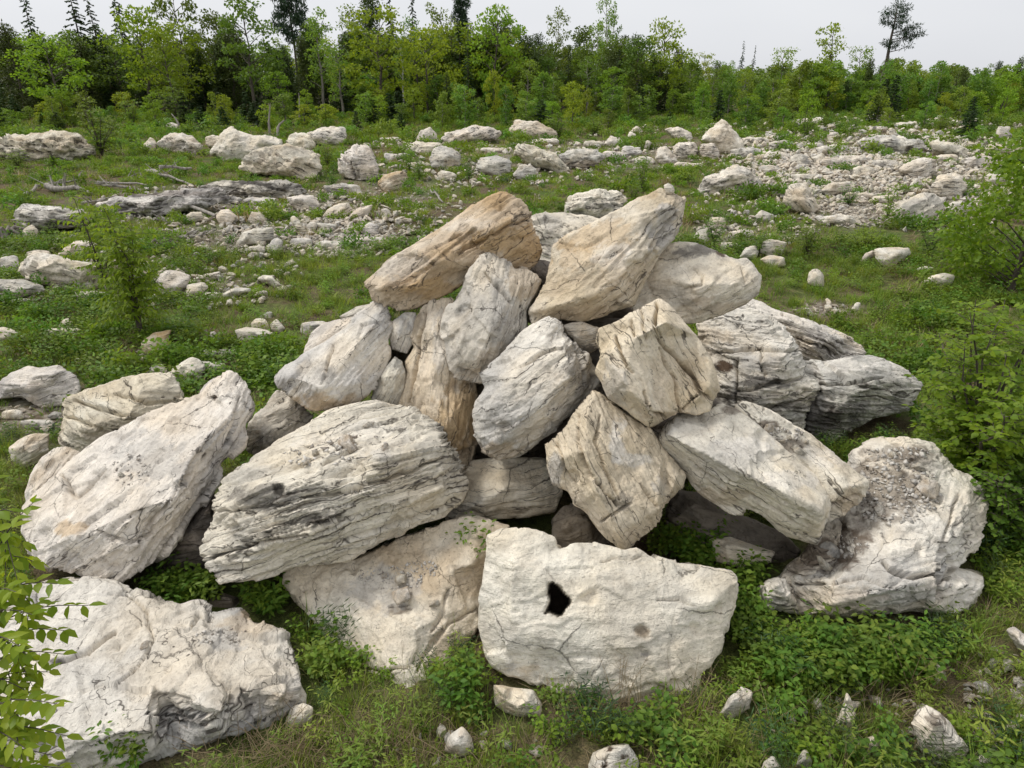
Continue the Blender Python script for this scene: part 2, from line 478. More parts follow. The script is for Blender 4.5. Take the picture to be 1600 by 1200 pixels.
    o = link(bpy.data.objects.new("ground", me))
    tag(o, "uneven ground of dark soil and moss between the limestone boulders", "ground", kind="structure")
build_ground()

# ------------------------------------------------------------------ boulders
SEED = [100]
ALL_ROCKS = []                    # (object, px outline, Y) for keeping plants off them
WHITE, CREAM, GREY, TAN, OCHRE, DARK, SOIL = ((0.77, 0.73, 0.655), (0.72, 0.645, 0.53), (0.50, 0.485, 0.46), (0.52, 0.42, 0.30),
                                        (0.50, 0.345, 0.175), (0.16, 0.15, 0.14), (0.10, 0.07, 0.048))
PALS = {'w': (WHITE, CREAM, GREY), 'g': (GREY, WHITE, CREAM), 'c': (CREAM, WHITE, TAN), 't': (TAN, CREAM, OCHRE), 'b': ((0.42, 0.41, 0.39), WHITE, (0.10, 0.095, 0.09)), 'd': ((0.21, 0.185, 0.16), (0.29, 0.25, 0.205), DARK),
        'y': (CREAM, (0.64, 0.545, 0.40), WHITE)}

def seg_dist(P, line):
    """distance of pixels P to a polyline, and the run along it (0..1)"""
    best = np.full(len(P), 1e9); run = np.zeros(len(P))
    L = [np.array(p, float) for p in line]
    for k in range(len(L) - 1):
        a, b = L[k], L[k + 1]
        d = b - a; t = np.clip(((P - a) @ d) / max(d @ d, 1e-9), 0, 1)
        q = np.hypot(*(P - a - t[:, None] * d).T)
        m = q < best
        best = np.where(m, q, best); run = np.where(m, (k + t) / (len(L) - 1), run)
    return best, run

def in_poly(P, poly):
    x, y = P[:, 0], P[:, 1]
    c = np.zeros(len(P), bool)
    n = len(poly)
    for i in range(n):
        x0, y0 = poly[i]; x1, y1 = poly[(i + 1) % n]
        if y0 == y1: continue
        c ^= ((y0 > y) != (y1 > y)) & (x < (x1 - x0) * (y - y0) / (y1 - y0) + x0)
    return c

def solid_from_outline(outline, inner, Y0, A, B, T, cx, by, D, shrink):
    """closed shell: front triangulated over outline + inner points, back ring pushed away along the sight lines"""
    k = D / FPX
    def Yp(px, py): return Y0 + (A * (px - cx) + B * (by - py)) * k
    P2 = [Vector((p[0], -p[1])) for p in outline] + [Vector((p[0], -p[1])) for p in inner]
    n = len(outline)
    area = sum(P2[i].x * P2[(i + 1) % n].y - P2[(i + 1) % n].x * P2[i].y for i in range(n))
    idx = list(range(n)) if area > 0 else list(range(n - 1, -1, -1))
    vv, _, ff, ov, _, _ = delaunay_2d_cdt(P2, [], [idx], 1, 1e-4)
    pts = []
    for v, o in zip(vv, ov):
        px, py = v.x, -v.y
        dy = 0.0
        if o and o[0] >= n:
            dy = inner[o[0] - n][2]
        pts.append(at(px, py, Yp(px, py) + dy))
    faces = [tuple(f) for f in ff]
    V = [tuple(p) for p in pts]
    rim = []
    for i in idx:
        j = next((q for q, o in enumerate(ov) if i in o), None)
        if j is not None: rim.append(j)
    C = Vector((0, 0, 0))
    for j in rim: C += pts[j]
    C /= len(rim)
    m = len(rim)
    def ring(t, s):
        base = len(V)
        for j in rim:
            p = pts[j]; d = Vector(p) - Vector((0, 0, CAM_H)); d.normalize()
            q = C + (p - C) * s + d * t
            V.append(tuple(q))
        return base
    r1 = ring(T * 0.45, 0.97); r2 = ring(T, shrink)
    for i in range(m):
        a, b = rim[i], rim[(i + 1) % m]
        a1, b1 = r1 + i, r1 + (i + 1) % m
        a2, b2 = r2 + i, r2 + (i + 1) % m
        faces += [(b, a, a1, b1), (b1, a1, a2, b2)]
    d = C - Vector((0, 0, CAM_H)); d.normalize()
    V.append(tuple(C + d * T * 1.08))
    for i in range(m):
        faces.append((r2 + (i + 1) % m, r2 + i, len(V) - 1))
    return V, faces

def remesh(V, F, voxel):
    me = bpy.data.meshes.new("tmp"); me.from_pydata(V, [], F); me.validate()
    o = bpy.data.objects.new("tmp", me); COL.objects.link(o)
    md = o.modifiers.new("r", 'REMESH'); md.mode = 'VOXEL'; md.voxel_size = voxel
    dg = bpy.context.evaluated_depsgraph_get()
    out = bpy.data.meshes.new_from_object(o.evaluated_get(dg))
    bpy.data.objects.remove(o); bpy.data.meshes.remove(me)
    n = len(out.vertices)
    co = np.empty(n * 3, np.float32); out.vertices.foreach_get("co", co)
    return out, co.reshape(-1, 3).astype(float)

def mesh_edges(me):
    e = np.empty(len(me.edges) * 2, np.int32); me.edges.foreach_get("vertices", e)
    return e.reshape(-1, 2)

def relax(V, E, it, f=0.5):
    deg = np.bincount(E.ravel(), minlength=len(V)).astype(float)[:, None]
    deg[deg == 0] = 1
    for _ in range(it):
        S = np.zeros_like(V)
        for c in range(3):
            S[:, c] = np.bincount(E[:, 0], V[E[:, 1], c], len(V)) + np.bincount(E[:, 1], V[E[:, 0], c], len(V))
        V = V + f * (S / deg - V)
    return V

def normals_of(me, V):
    me.vertices.foreach_set("co", V.astype(np.float32).ravel()); me.update()
    N = np.empty(len(V) * 3, np.float32)
    me.vertex_normals.foreach_get("vector", N)
    return N.reshape(-1, 3).astype(float)

def frame_of(phi, lean):
    """bedding frame: phi = slant of the bedding lines in the picture (degrees, up to the right positive), lean = how far the bed normal turns to the viewer"""
    a = math.radians(phi)
    right = np.array([1.0, 0, 0]); up = np.array([0, SP, CP]); toward = np.array([0, -CP, SP])
    n = -math.sin(a) * right + math.cos(a) * up
    n = n * math.cos(lean) + toward * math.sin(lean)
    u = math.cos(a) * right + math.sin(a) * up
    v = np.cross(n, u)
    return np.stack([u, v, n], 0)

def weather(me, V, E, fr, size, seed, strata=1.0, rough=1.0, facet=1.0, bed=0.14, pal='w', gray=0.4, ochre=0.0, lichen=0.5,
            cracks=(), holes=(), stains=(), rounding=1, gs=1.0, far=1.0):
    """break up a smooth remeshed shell and colour it; distances in metres"""
    V = relax(V, E, rounding)
    N = normals_of(me, V)
    Q = V @ fr.T                                            # bedding coordinates
    s = max(size, 0.25)
    cap = 1.5 if s < 2.2 else s * .68                          # grain of the breakage: finer than the block itself
    off = np.array([seed * 13.7, seed * 7.3, seed * 3.1])
    along = 1.0 - np.abs(N @ fr[2]) ** 2 * 0.8
    am = (min(s, 1.6) if s < 2.2 else s * .73) * far
    d = 0.020 * am * fbm(V * (1.6 / s) + off, 3, seed)                             # large swells
    d += facet * 0.024 * am * chips(Q * np.array([2.2, 2.2, 3.4]) / cap + off, seed + 40)
    d += facet * 0.010 * am * chips(Q * np.array([6.0, 6.0, 11.0]) / cap + off, seed + 60)
    warp = 0.35 * fbm(V * (1.1 / am) + off, 3, seed + 2)
    w = Q[:, 2] / (bed * am) + warp
    lay = np.stack([Q[:, 0] * 0.9 / cap, Q[:, 1] * 0.9 / cap, w], 1) + off
    l1 = noise(lay, seed + 3)
    l2 = noise(lay * np.array([1.7, 1.7, 2.6]) + 3.3, seed + 4)
    t1, t2 = l1 * 3.0, l2 * 2.4
    saw1 = t1 - np.floor(t1); saw2 = t2 - np.floor(t2)
    d += gs * min(strata, 1.6) * along * am * (0.022 * (saw1 - .5) + 0.012 * (saw2 - .5))        # treads with sharp risers
    gate = smooth(0.0, 0.35, fbm(V * (1.4 / cap) + off + 9, 2, seed + 6))
    g1 = np.exp(-(l1 / 0.04) ** 2) * gate
    d -= gs * min(strata, 1.6) * along * 0.035 * am * np.clip(g1, 0, 1.2)
    d += rough * 0.012 * am * fbm(V * (9.0 / cap) + off, 4, seed + 8, 0.6)
    # small solution pits
    pn = noise(V * (6.5 / cap) - off, seed + 12)
    d -= rough * 0.020 * cap * smooth(0.42, 0.62, pn)
    V2 = V + N * d[:, None]
    pxy, dep = to_px(V2)
    view = V2 - np.array([0, 0, CAM_H]); view /= np.linalg.norm(view, axis=1)[:, None]
    facing = (N * view).sum(1) < 0.12
    deep = np.zeros(len(V2))
    if len(cracks):
        jit = np.stack([noise(V2 * 5 + off, seed + 13), noise(V2 * 5 - off, seed + 14)], 1) * 5.0
        for c in cracks:
            wd, dp = (c[0], c[1])
            q, run = seg_dist(pxy + jit, c[2:])
            fall = np.exp(-(q / (0.72 * wd * (0.45 + 0.55 * np.sin(np.pi * np.clip(run, 0.04, 0.96)) ** 0.5))) ** 4) * facing
            V2 = V2 - N * (fall * dp * 1.3)[:, None]
    for h in holes:                                         # (depth, polygon, strength of painted shade)
        hp, poly = h[0], h[1]
        ins = in_poly(pxy + jit_small(V2, seed), poly) & facing
        q, _ = seg_dist(pxy, list(poly) + [poly[0]])
        f = ins * np.clip(q / 4.5, 0, 1)
        V2 = V2 + view * (f * hp)[:, None]
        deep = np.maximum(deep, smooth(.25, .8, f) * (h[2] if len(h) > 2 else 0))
    # colour of the stone, with shade painted into its holes
    c0, c1, c2 = [np.array(x) for x in PALS[pal]]
    a1 = smooth(-0.25, 0.35, fbm(V * (1.7 / min(s, 1.5)) + off * 2, 4, seed + 20))[:, None]
    a2 = smooth(0.0, 0.35, fbm(Q * np.array([1.4, 1.4, 3.2]) / min(s, 1.5) - off, 4, seed + 21))[:, None] * gray * 1.6
    col = c0 + (c1 - c0) * a1
    col = col + (c2 - col) * np.clip(a2, 0, 1)
    if ochre:
        a3 = smooth(0.0, 0.4, fbm(Q * np.array([1.2, 1.2, 2.6]) / min(s, 1.5) + off * 3, 4, seed + 22))[:, None] * ochre
        col = col + (np.array(OCHRE) - col) * np.clip(a3, 0, 1)
    rr = random.Random(seed * 3 + 1)                          # no two blocks weather alike
    col = col * np.array([rr.uniform(.99, 1.02), 1.0, rr.uniform(.95, 1.02)]) * rr.uniform(.92, 1.06)
    lich = np.full(len(V2), lichen * rr.uniform(.6, 1.5))
    SN = {'o': OCHRE, 'k': DARK, 's': SOIL, 't': TAN, 'w': (0.76, 0.73, 0.68), 'g': GREY}
    for sx, sy, rx, ry, kind, st in stains:
        e = ((pxy[:, 0] - sx) / rx) ** 2 + ((pxy[:, 1] - sy) / ry) ** 2
        nn = fbm(Q * np.array([6.0, 6.0, 11.0]) / min(s, 1.6) + off, 5, seed + 30, .65)
        m = np.clip(st * smooth(1.2, 0.45, e + nn * 3.0), 0, 1)[:, None]
        col = col + (np.array(SN[kind]) - col) * m
    col = col + (np.array((0.05, 0.04, 0.03)) - col) * deep[:, None]  # hole interiors tinted near black to stand for their shade
    me.vertices.foreach_set("co", V2.astype(np.float32).ravel())
    at1 = me.attributes.new("strata", 'FLOAT_VECTOR', 'POINT'); at1.data.foreach_set("vector", (Q + off).astype(np.float32).ravel())
    at2 = me.attributes.new("tint", 'FLOAT_COLOR', 'POINT')
    at2.data.foreach_set("color", np.concatenate([np.clip(col, 0.01, 0.9), lich[:, None]], 1).astype(np.float32).ravel())
    at3 = me.attributes.new("bedding", 'FLOAT_VECTOR', 'POINT')
    bedv = np.zeros((len(V2), 3)); bedv[:, 0] = strata * along ** 1.5 * (1 + 1.2 * (far - 1)); bedv[:, 1] = 1.0 / (bed * (min(max(s, .5), 1.6) if s < 2.2 else s * .73))
    at3.data.foreach_set("vector", bedv.astype(np.float32).ravel())
    me.polygons.foreach_set("use_smooth", np.ones(len(me.polygons), bool))
    me.materials.append(ROCK)
    me.update()
    return V2

def jit_small(V, seed):
    return np.stack([noise(V * 9, seed + 15), noise(V * 9 + 3, seed + 16)], 1) * 4.0

def recentre(me, V, base_z=None):
    c = V.mean(0); c[2] = V[:, 2].min() if base_z is None else base_z
    me.transform(Matrix.Translation(Vector(-c)))
    return Vector(c)

def boulder(label, outline, inner=None, Y=None, A=0.0, B=0.55, T=None, voxel=None, phi=0, lean=0.25, name="boulder", cat="boulder",
            group=None, bulge=0.2, sink=3, **kw):
    SEED[0] += 1
    seed = SEED[0]
    rnd = random.Random(seed)
    xs = [p[0] for p in outline]; ys = [p[1] for p in outline]
    by = max(ys); bx = outline[ys.index(by)][0]; cx = sum(xs) / len(xs); cy = sum(ys) / len(ys)
    if Y is None:
        Y = ground_Y(bx, by) - 0.0
        outline = [(p[0], p[1] + (sink * 0.6 if p[1] > cy else 0)) for p in outline]
    D = depth_at(bx, by, Y)
    w, h = (max(xs) - min(xs)) * D / FPX, (max(ys) - min(ys)) * D / FPX
    size = math.sqrt(w * h)
    if T is None: T = 0.75 * max(min(w, h * 1.6), 0.3 * w)
    if inner is None:
        inner = []
        m = 5 if max(xs) - min(xs) > 40 else 3
        a0 = rnd.random() * 6.28
        for i in range(m):
            # walk a ring inside the outline
            o = outline[int((i + 0.5 * rnd.random()) * len(outline) / m) % len(outline)]
            f = rnd.uniform(0.35, 0.6)
            inner.append((cx + (o[0] - cx) * f, cy + (o[1] - cy) * f - 0.05 * (max(ys) - min(ys)), -bulge * size * rnd.uniform(0.6, 1.5)))
    V, F = solid_from_outline(outline, inner, Y, A, B, T, cx, by, D, 0.72)
    if voxel is None: voxel = max(0.016, D * 0.0024)
    me, co = remesh(V, F, voxel)
    E = mesh_edges(me)
    V2 = weather(me, co, E, frame_of(phi, lean), size * kw.pop('feat', 1.0), seed, far=kw.pop('far', 0) or min(max(D / 13, 1), 2.3), **kw)
    loc = recentre(me, V2)
    me.name = name
    o = link(bpy.data.objects.new(name, me)); o.location = loc
    tag(o, label, cat, group)
    ALL_ROCKS.append((o, outline, Y))
    return o

# ------------------------------------------------------------------ the heap of quarried blocks
HV = 0.019
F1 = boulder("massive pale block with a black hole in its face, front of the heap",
    [(762,838),(785,827),(815,825),(850,832),(867,841),(872,859),(895,850),(922,847),(955,856),(973,860),(994,855),(1020,868),(1044,877),(1088,881),(1120,886),(1149,892),(1157,906),
     (1150,942),(1137,980),(1124,1016),(1098,1056),(1090,1092),(1060,1103),(1000,1104),(928,1103),(890,1096),(866,1090),(846,1076),(824,1066),(790,1056),(766,1043),(752,1012),(743,979),(750,930),(756,880)],
    [(800,880,-.16),(900,1010,-.16),(1070,950,-.15),(800,990,-.14),(1000,910,-.12),(960,1066,-.1),(790,1030,-.05),(1060,1060,-.1),(1115,940,-.12),(880,880,-.1),(900,930,-.18),(1000,1000,-.18)],
    Y=4.4, B=.63, T=1.1, voxel=HV, phi=3, strata=.08, rough=1.7, facet=.8, gray=.3, pal='w', lichen=.3, rounding=2,
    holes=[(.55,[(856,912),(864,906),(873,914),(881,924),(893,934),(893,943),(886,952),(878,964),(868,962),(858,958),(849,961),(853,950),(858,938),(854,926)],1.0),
           (.08,[(989,982),(995,976),(1004,974),(1012,980),(1018,988),(1016,998),(1008,1002),(1000,998),(993,991)],.12),(.06,[(1000,1020),(1010,1014),(1018,1024),(1009,1031)]),
           (.035,[(828,1020),(845,1010),(880,1020),(903,1045),(898,1068),(868,1080),(836,1062)])],
    cracks=[(3,.03,(1030,940),(1060,935),(1085,948)),(3,.025,(940,880),(960,872),(985,875),(1000,870)),(3,.03,(985,1082),(1020,1068),(1040,1078))],
    stains=[(820,1045,20,12,'o',.35),(800,1040,14,12,'g',.6),(1003,988,12,9,'t',.6),(1008,1022,7,5,'g',.7)])
F2 = boulder("grey-topped boulder strewn with chips, wedged under the big layered block",
    [(796,821),(760,812),(727,808),(690,818),(637,833),(590,858),(550,877),(500,884),(452,887),(445,911),(460,932),(482,961),(505,995),(530,1026),(555,1050),(581,1072),(605,1086),(624,1096),(658,1091),(680,1072),(696,1056),(704,1033),(725,1010),(742,989),(750,952),(757,900),(775,860)],
    [(600,1030,-.12),(655,935,-.2),(735,880,-.2),(560,945,-.14),(700,985,-.16),(640,1060,-.1),(690,900,-.22),(520,920,-.1),(620,990,-.16)],
    Y=4.5, B=1.04, T=1.0, voxel=HV, phi=-22, lean=.5, strata=.5, rough=1.5, facet=1.2, gray=.5, pal='c', lichen=.5,
    cracks=[(3.5,.05,(700,920),(690,960),(675,990)),(3.5,.05,(640,945),(610,950)),(4,.05,(745,950),(700,975),(660,1030),(650,1050)),(3,.04,(560,1040),(600,1050),(640,1040))],
    stains=[(625,953,20,9,'s',.7),(700,1030,30,50,'t',.6),(600,920,60,35,'g',.6),(560,1065,40,14,'s',.5)])
F3 = boulder("huge finely layered white block lying across the front boulder",
    [(587,624),(641,636),(681,661),(705,691),(718,722),(730,749),(727,768),(718,783),(695,806),(660,820),(624,836),(585,855),(546,876),(500,882),(462,885),(430,900),(405,908),(370,908),(344,913),(325,891),(320,867),(316,847),(334,816),(332,776),(351,745),(400,710),(448,678),(509,644),(545,632)],
    [(398,764,-.5),(480,748,-.6),(590,716,-.68),(690,694,-.42),(480,840,-.33),(620,792,-.42),(400,850,-.33),(690,762,-.3),(360,800,-.3),(540,680,-.3),(620,665,-.25),(440,800,-.45),(560,770,-.55)],
    Y=5.35, A=.15, B=1.0, T=1.1, voxel=HV, phi=19, lean=-.12, strata=1.9, rough=1.1, facet=.8, bed=.10, gray=.5, pal='w', lichen=.55,
    cracks=[(4,.09,(332,868),(370,858),(420,846),(480,838)),(4.5,.11,(470,778),(520,772),(560,760),(620,745),(665,728),(690,718)),(3.5,.07,(340,800),(400,795),(450,786)),(3,.05,(480,822),(540,808),(600,798),(640,785)),
            (3,.05,(380,832),(430,822),(480,806)),(3,.05,(520,850),(580,832),(650,808),(700,790))],
    holes=[(.12,[(424,756),(440,753),(448,764),(442,778),(428,774)],.5)],
    stains=[(415,775,60,20,'k',.65),(485,815,14,10,'k',.6),(560,690,90,30,'w',.4)])
F4 = boulder("long pale slab tilted up against the left of the heap",
    [(361,582),(381,599),(391,618),(397,636),(385,670),(381,700),(351,724),(341,758),(320,785),(297,810),(270,851),(236,884),(189,911),(160,908),(135,902),(95,892),(60,882),(45,862),(36,830),(35,790),(60,765),(95,735),(120,712),(162,681),(189,670),(236,646),(280,630),(317,616),(334,590)],
    [(365,643,-.3),(304,704,-.42),(270,781,-.5),(202,800,-.5),(111,842,-.32),(330,612,-.16),(160,730,-.2),(80,805,-.2),(240,690,-.24),(290,830,-.2),(220,860,-.25),(150,790,-.3)],
    Y=5.5, B=1.0, T=1.0, voxel=HV, phi=42, lean=.5, strata=1.0, rough=1.2, facet=1.2, gray=.6, pal='w', lichen=.45,
    cracks=[(4,.06,(95,740),(120,780),(140,760),(165,735)),(3.5,.05,(300,740),(250,800),(215,850)),(3.5,.06,(375,620),(365,670),(350,700)),(4,.06,(150,830),(200,850),(240,830)),(3,.05,(330,680),(280,760),(250,800)),(4,.08,(240,880),(290,815),(340,745))],
    stains=[(110,825,26,14,'o',.6),(230,715,70,40,'g',.6),(336,620,5,6,'s',.9)])
F5 = boulder("broad low wavy-topped slab in the corner below the tilted slab",
    [(-60,985),(0,930),(40,912),(101,906),(150,905),(180,912),(209,928),(235,932),(253,942),(280,952),(296,947),(314,947),(330,960),(352,955),(375,952),(395,972),(425,985),(452,999),(466,1036),(473,1062),(469,1100),(446,1124),(400,1140),(338,1156),(290,1170),(236,1190),(170,1212),(60,1235),(-60,1170)],
    [(345,1112,-.36),(225,1140,-.36),(442,1088,-.26),(120,1150,-.3),(30,1140,-.25),(300,1020,-.2),(150,1000,-.17),(400,1020,-.12),(60,980,-.1),(240,1070,-.25),(370,1065,-.2)],
    Y=3.62, B=1.05, T=.9, voxel=.018, phi=14, lean=.5, strata=1.7, rough=1.4, facet=1.3, bed=.17, gray=.7, pal='w', lichen=.4, rounding=2,
    cracks=[(4.5,.07,(85,1038),(110,1030),(135,1020),(165,998),(180,990)),(3.5,.05,(200,930),(230,955),(240,1000),(215,1040),(180,1070)),(3,.04,(295,985),(310,960),(330,970)),(3.5,.05,(230,1115),(290,1122),(350,1115),(400,1100))],
    stains=[(90,1035,12,7,'k',1),(395,980,45,22,'t',.55),(350,1000,45,16,'g',.7),(440,1090,22,10,'t',.5),(410,955,30,14,'o',.4)])
M1 = boulder("pointed grey boulder leaning out over the left flank of the heap",
    [(600,461),(605,492),(616,507),(607,537),(609,557),(596,585),(575,617),(550,634),(510,641),(487,642),(457,626),(432,606),(427,590),(445,574),(462,565),(478,550),(510,533),(540,512),(560,492),(585,472)],
    [(452,588,-.2),(506,606,-.34),(570,598,-.2),(540,560,-.28),(574,515,-.2),(508,560,-.26),(592,490,-.08)],
    Y=7.4, B=.7, T=1.0, voxel=.018, phi=48, lean=.2, strata=.5, facet=1.1, gray=.6, pal='g', lichen=.35, stains=[(500,632,60,16,'t',.85),(560,625,40,10,'t',.6),(510,585,12,18,'k',.35)],
    cracks=[(3.5,.05,(520,540),(512,575),(500,600))])
boulder("white boulder half hidden behind the pointed grey one", [(475,548),(485,520),(503,505),(545,497),(590,490),(604,530),(560,575),(480,580)], Y=8.4, B=.5, voxel=.022, phi=35, pal='w')
boulder("thin grey slab edge peeping out behind the pointed boulder", [(530,494),(556,479),(578,474),(604,482),(600,520),(545,512)], Y=9.6, B=.4, voxel=.025, phi=20, strata=1.5, pal='g')
M2 = boulder("long tan slab on top of the heap, slanting up to the right",
    [(781,302),(800,306),(812,313),(828,331),(837,361),(849,391),(840,412),(827,426),(790,432),(760,440),(732,440),(692,462),(651,483),(618,487),(602,479),(581,469),(574,452),(568,442),(604,408),(640,385),(665,371),(705,347),(746,317)],
    [(600,448,-.3),(680,408,-.42),(760,362,-.45),(812,340,-.28),(700,436,-.1),(822,392,-.2),(655,445,-.24),(760,410,-.2),(720,345,-.12)],
    Y=8.2, B=.45, T=1.1, voxel=.02, phi=33, lean=.15, strata=1.0, facet=.9, bed=.17, gray=.45, ochre=.35, pal='t', lichen=.25,
    cracks=[(3.5,.07,(715,391),(750,378),(790,357),(830,340)),(3,.04,(650,405),(690,380),(720,365)),(3,.04,(610,450),(650,430),(680,410))],
    stains=[(800,380,60,35,'o',.6),(690,455,60,18,'o',.65),(620,415,50,20,'g',.4),(720,350,60,12,'w',.3)])
M3 = boulder("upright grey boulder with a notched crest in the middle of the heap",
    [(763,393),(780,405),(797,408),(803,420),(816,417),(830,423),(847,437),(834,466),(824,489),(826,513),(800,560),(790,580),(765,594),(749,598),(719,595),(700,578),(695,547),(692,510),(699,482),(719,459),(729,435),(739,415),(750,402)],
    [(764,430,-.18),(772,500,-.34),(722,530,-.24),(757,562,-.28),(812,450,-.16),(733,478,-.16),(800,510,-.2),(712,570,-.12)],
    Y=7.45, B=.5, T=1.0, voxel=.018, phi=68, lean=.4, strata=.5, facet=1.5, rough=1.4, gray=.5, pal='g', lichen=.4, stains=[(820,440,30,30,'t',.6),(770,560,30,25,'t',.4),(740,585,30,10,'t',.5)],
    cracks=[(3.5,.05,(757,425),(768,440),(785,455),(800,475)),(3,.04,(715,575),(735,580),(752,592))])
M4 = boulder("tall tan slab standing on end, rust-stained at its foot",
    [(707,464),(684,468),(660,475),(647,502),(640,525),(647,542),(632,565),(635,585),(622,625),(640,690),(690,760),(725,765),(740,720),(746,690),(744,640),(744,600),(730,520)],
    [(680,520,-.22),(672,600,-.3),(700,660,-.42),(735,692,-.14),(650,620,-.12),(692,560,-.3),(655,540,-.05)],
    Y=7.1, B=.5, T=.9, voxel=.018, phi=80, lean=.1, strata=.7, facet=.8, gray=.3, ochre=.25, pal='y', lichen=.25,
    cracks=[(4,.08,(664,490),(655,530),(650,575),(642,600),(638,630))],
    stains=[(735,690,22,40,'s',.6),(715,650,35,60,'o',.6),(690,540,16,50,'w',.5),(650,500,10,24,'s',.35)])
boulder("small grey stone jammed high between the pointed boulder and the tall tan slab", [(632,487),(650,487),(654,500),(650,530),(636,553),(612,546),(607,527),(612,502)], Y=8.0, B=.4, T=.5, voxel=.018, phi=70, pal='g')
boulder("small grey stone jammed low beside the foot of the tall tan slab", [(617,556),(629,565),(634,582),(632,606),(618,640),(597,640),(578,622),(590,590),(608,565)], Y=7.55, B=.4, T=.5, voxel=.018, phi=60, pal='g')
M6 = boulder("blue-grey block with a dark rough side, centre of the heap",
    [(854,497),(874,501),(884,523),(900,535),(915,550),(932,584),(936,600),(901,640),(867,672),(842,690),(811,713),(781,721),(757,706),(747,678),(740,648),(742,627),(754,604),(744,581),(787,550),(817,516)],
    [(880,540,-.34),(896,577,-.42),(850,627,-.44),(802,668,-.38),(770,692,-.16),(800,592,-.34),(850,540,-.26),(768,632,-.26),(908,610,-.2),(870,650,-.2)],
    Y=6.5, B=.55, T=1.0, voxel=.018, phi=36, lean=.25, strata=1.0, facet=1.2, bed=.12, gray=.4, pal='g', lichen=.4,
    stains=[(905,570,30,40,'k',.55),(890,610,40,30,'k',.25),(775,705,40,16,'t',.6)], cracks=[(3,.05,(810,572),(850,552),(880,545)),(3.5,.05,(895,530),(910,570),(915,600))])  # dark patches on the right side paint its shade into the colour
boulder("small cracked stone pinched above the dark-sided block", [(880,508),(895,503),(908,501),(936,513),(934,545),(918,555),(900,537),(884,525)], Y=7.5, B=.4, T=.5, voxel=.018, phi=10, pal='c', stains=[(920,545,12,8,'k',.8)])
M8 = boulder("square cream block split by deep cracks, right side of the heap top",
    [(1029,467),(1045,476),(1060,491),(1090,525),(1114,562),(1128,609),(1111,627),(1109,641),(1090,649),(1060,644),(1041,654),(1014,669),(987,649),(950,622),(940,600),(929,583),(933,567),(938,553),(928,533),(935,513),(969,499),(1002,479)],
    [(944,556,-.18),(990,530,-.30),(1042,503,-.36),(972,596,-.36),(1022,645,-.24),(1110,604,-.14),(958,520,-.06)],
    Y=6.25, B=.6, T=.95, voxel=.016, phi=-58, lean=.1, strata=.9, gs=.25, facet=.45, bed=.2, gray=.25, ochre=.15, pal='y', lichen=.25, rounding=2,
    cracks=[(4,.14,(1026,474),(1020,500),(1022,515),(1040,543),(1060,560),(1080,589),(1097,616),(1111,624)),(3.5,.12,(965,525),(970,557),(980,570),(992,582)),(3.5,.1,(1005,612),(1012,634),(1022,645),(1041,653)),(3,.08,(1092,618),(1078,628),(1061,645)),(3,.05,(1000,480),(1004,510),(1012,530)),
            (3,.06,(1030,545),(1055,600),(1062,640)),(3,.05,(985,500),(990,525))],
    stains=[(1060,590,50,50,'o',.22),(960,600,22,40,'g',.5),(1040,650,30,8,'t',.6)])
M9 = boulder("tilted cream block beneath the cracked square one, ribbed along its left",
    [(929,609),(950,624),(987,651),(1017,671),(1037,702),(1055,722),(1071,742),(1068,759),(1044,783),(1034,793),(1034,806),(1024,823),(977,860),(950,844),(936,830),(916,803),(896,789),(886,769),(862,756),(852,722),(852,695),(882,668),(902,638)],
    [(967,829,-.26),(1028,797,-.2),(917,655,-.28),(914,705,-.4),(934,770,-.38),(878,715,-.2),(1058,745,-.1)],
    Y=5.6, B=.6, T=.95, voxel=.016, phi=-62, lean=.15, strata=1.1, gs=.6, facet=.6, bed=.11, gray=.25, pal='y', lichen=.4,
    cracks=[(3.5,.07,(905,645),(900,690),(920,740),(965,790)),(3.5,.06,(940,650),(930,690),(945,730),(970,780)),(3,.05,(1000,755),(1020,780),(1030,790)),(3,.06,(940,812),(965,800),(985,785)),(3,.05,(870,690),(880,730),(905,770))],
    stains=[(965,690,12,40,'w',.7),(985,720,26,12,'w',.6),(975,785,14,14,'k',.55),(1035,760,14,20,'g',.5),(865,740,14,30,'g',.7)])
M10 = boulder("great yellow-stained boulder jutting up at the top right of the heap",
    [(1033,292),(1050,303),(1072,309),(1068,335),(1060,361),(1046,380),(1033,396),(1016,426),(999,463),(992,480),(962,487),(935,495),(911,502),(874,499),(850,504),(830,507),(826,486),(840,462),(851,442),(857,415),(864,385),(888,368),(935,344),(979,320),(1016,302)],
    [(850,480,-.18),(900,470,-.34),(960,440,-.42),(1010,392,-.34),(940,402,-.36),(1000,342,-.3),(1048,322,-.16),(890,420,-.24),(970,470,-.15)],
    Y=7.7, B=.55, T=1.15, voxel=.019, phi=38, lean=.35, strata=.8, facet=.9, rough=1.5, gray=.35, ochre=.2, pal='y', lichen=.3,
    stains=[(930,370,70,32,'o',.42),(905,400,40,24,'o',.38),(880,440,40,25,'t',.4),(1040,360,30,40,'g',.75),(1000,300,30,16,'o',.35),(960,400,40,20,'w',.5),(900,490,70,12,'t',.7),(980,430,60,30,'t',.45)],
    cracks=[(3.5,.06,(1062,330),(1040,355),(1015,385)),(3,.05,(1050,360),(1030,380),(1005,415))])
boulder("fist-shaped white stone perched on the tip of the yellow-stained boulder", [(1037,290),(1044,286),(1052,291),(1054,299),(1050,305),(1040,303)], Y=8.55, B=.3, T=.2, voxel=.012, name="stone", cat="stone")
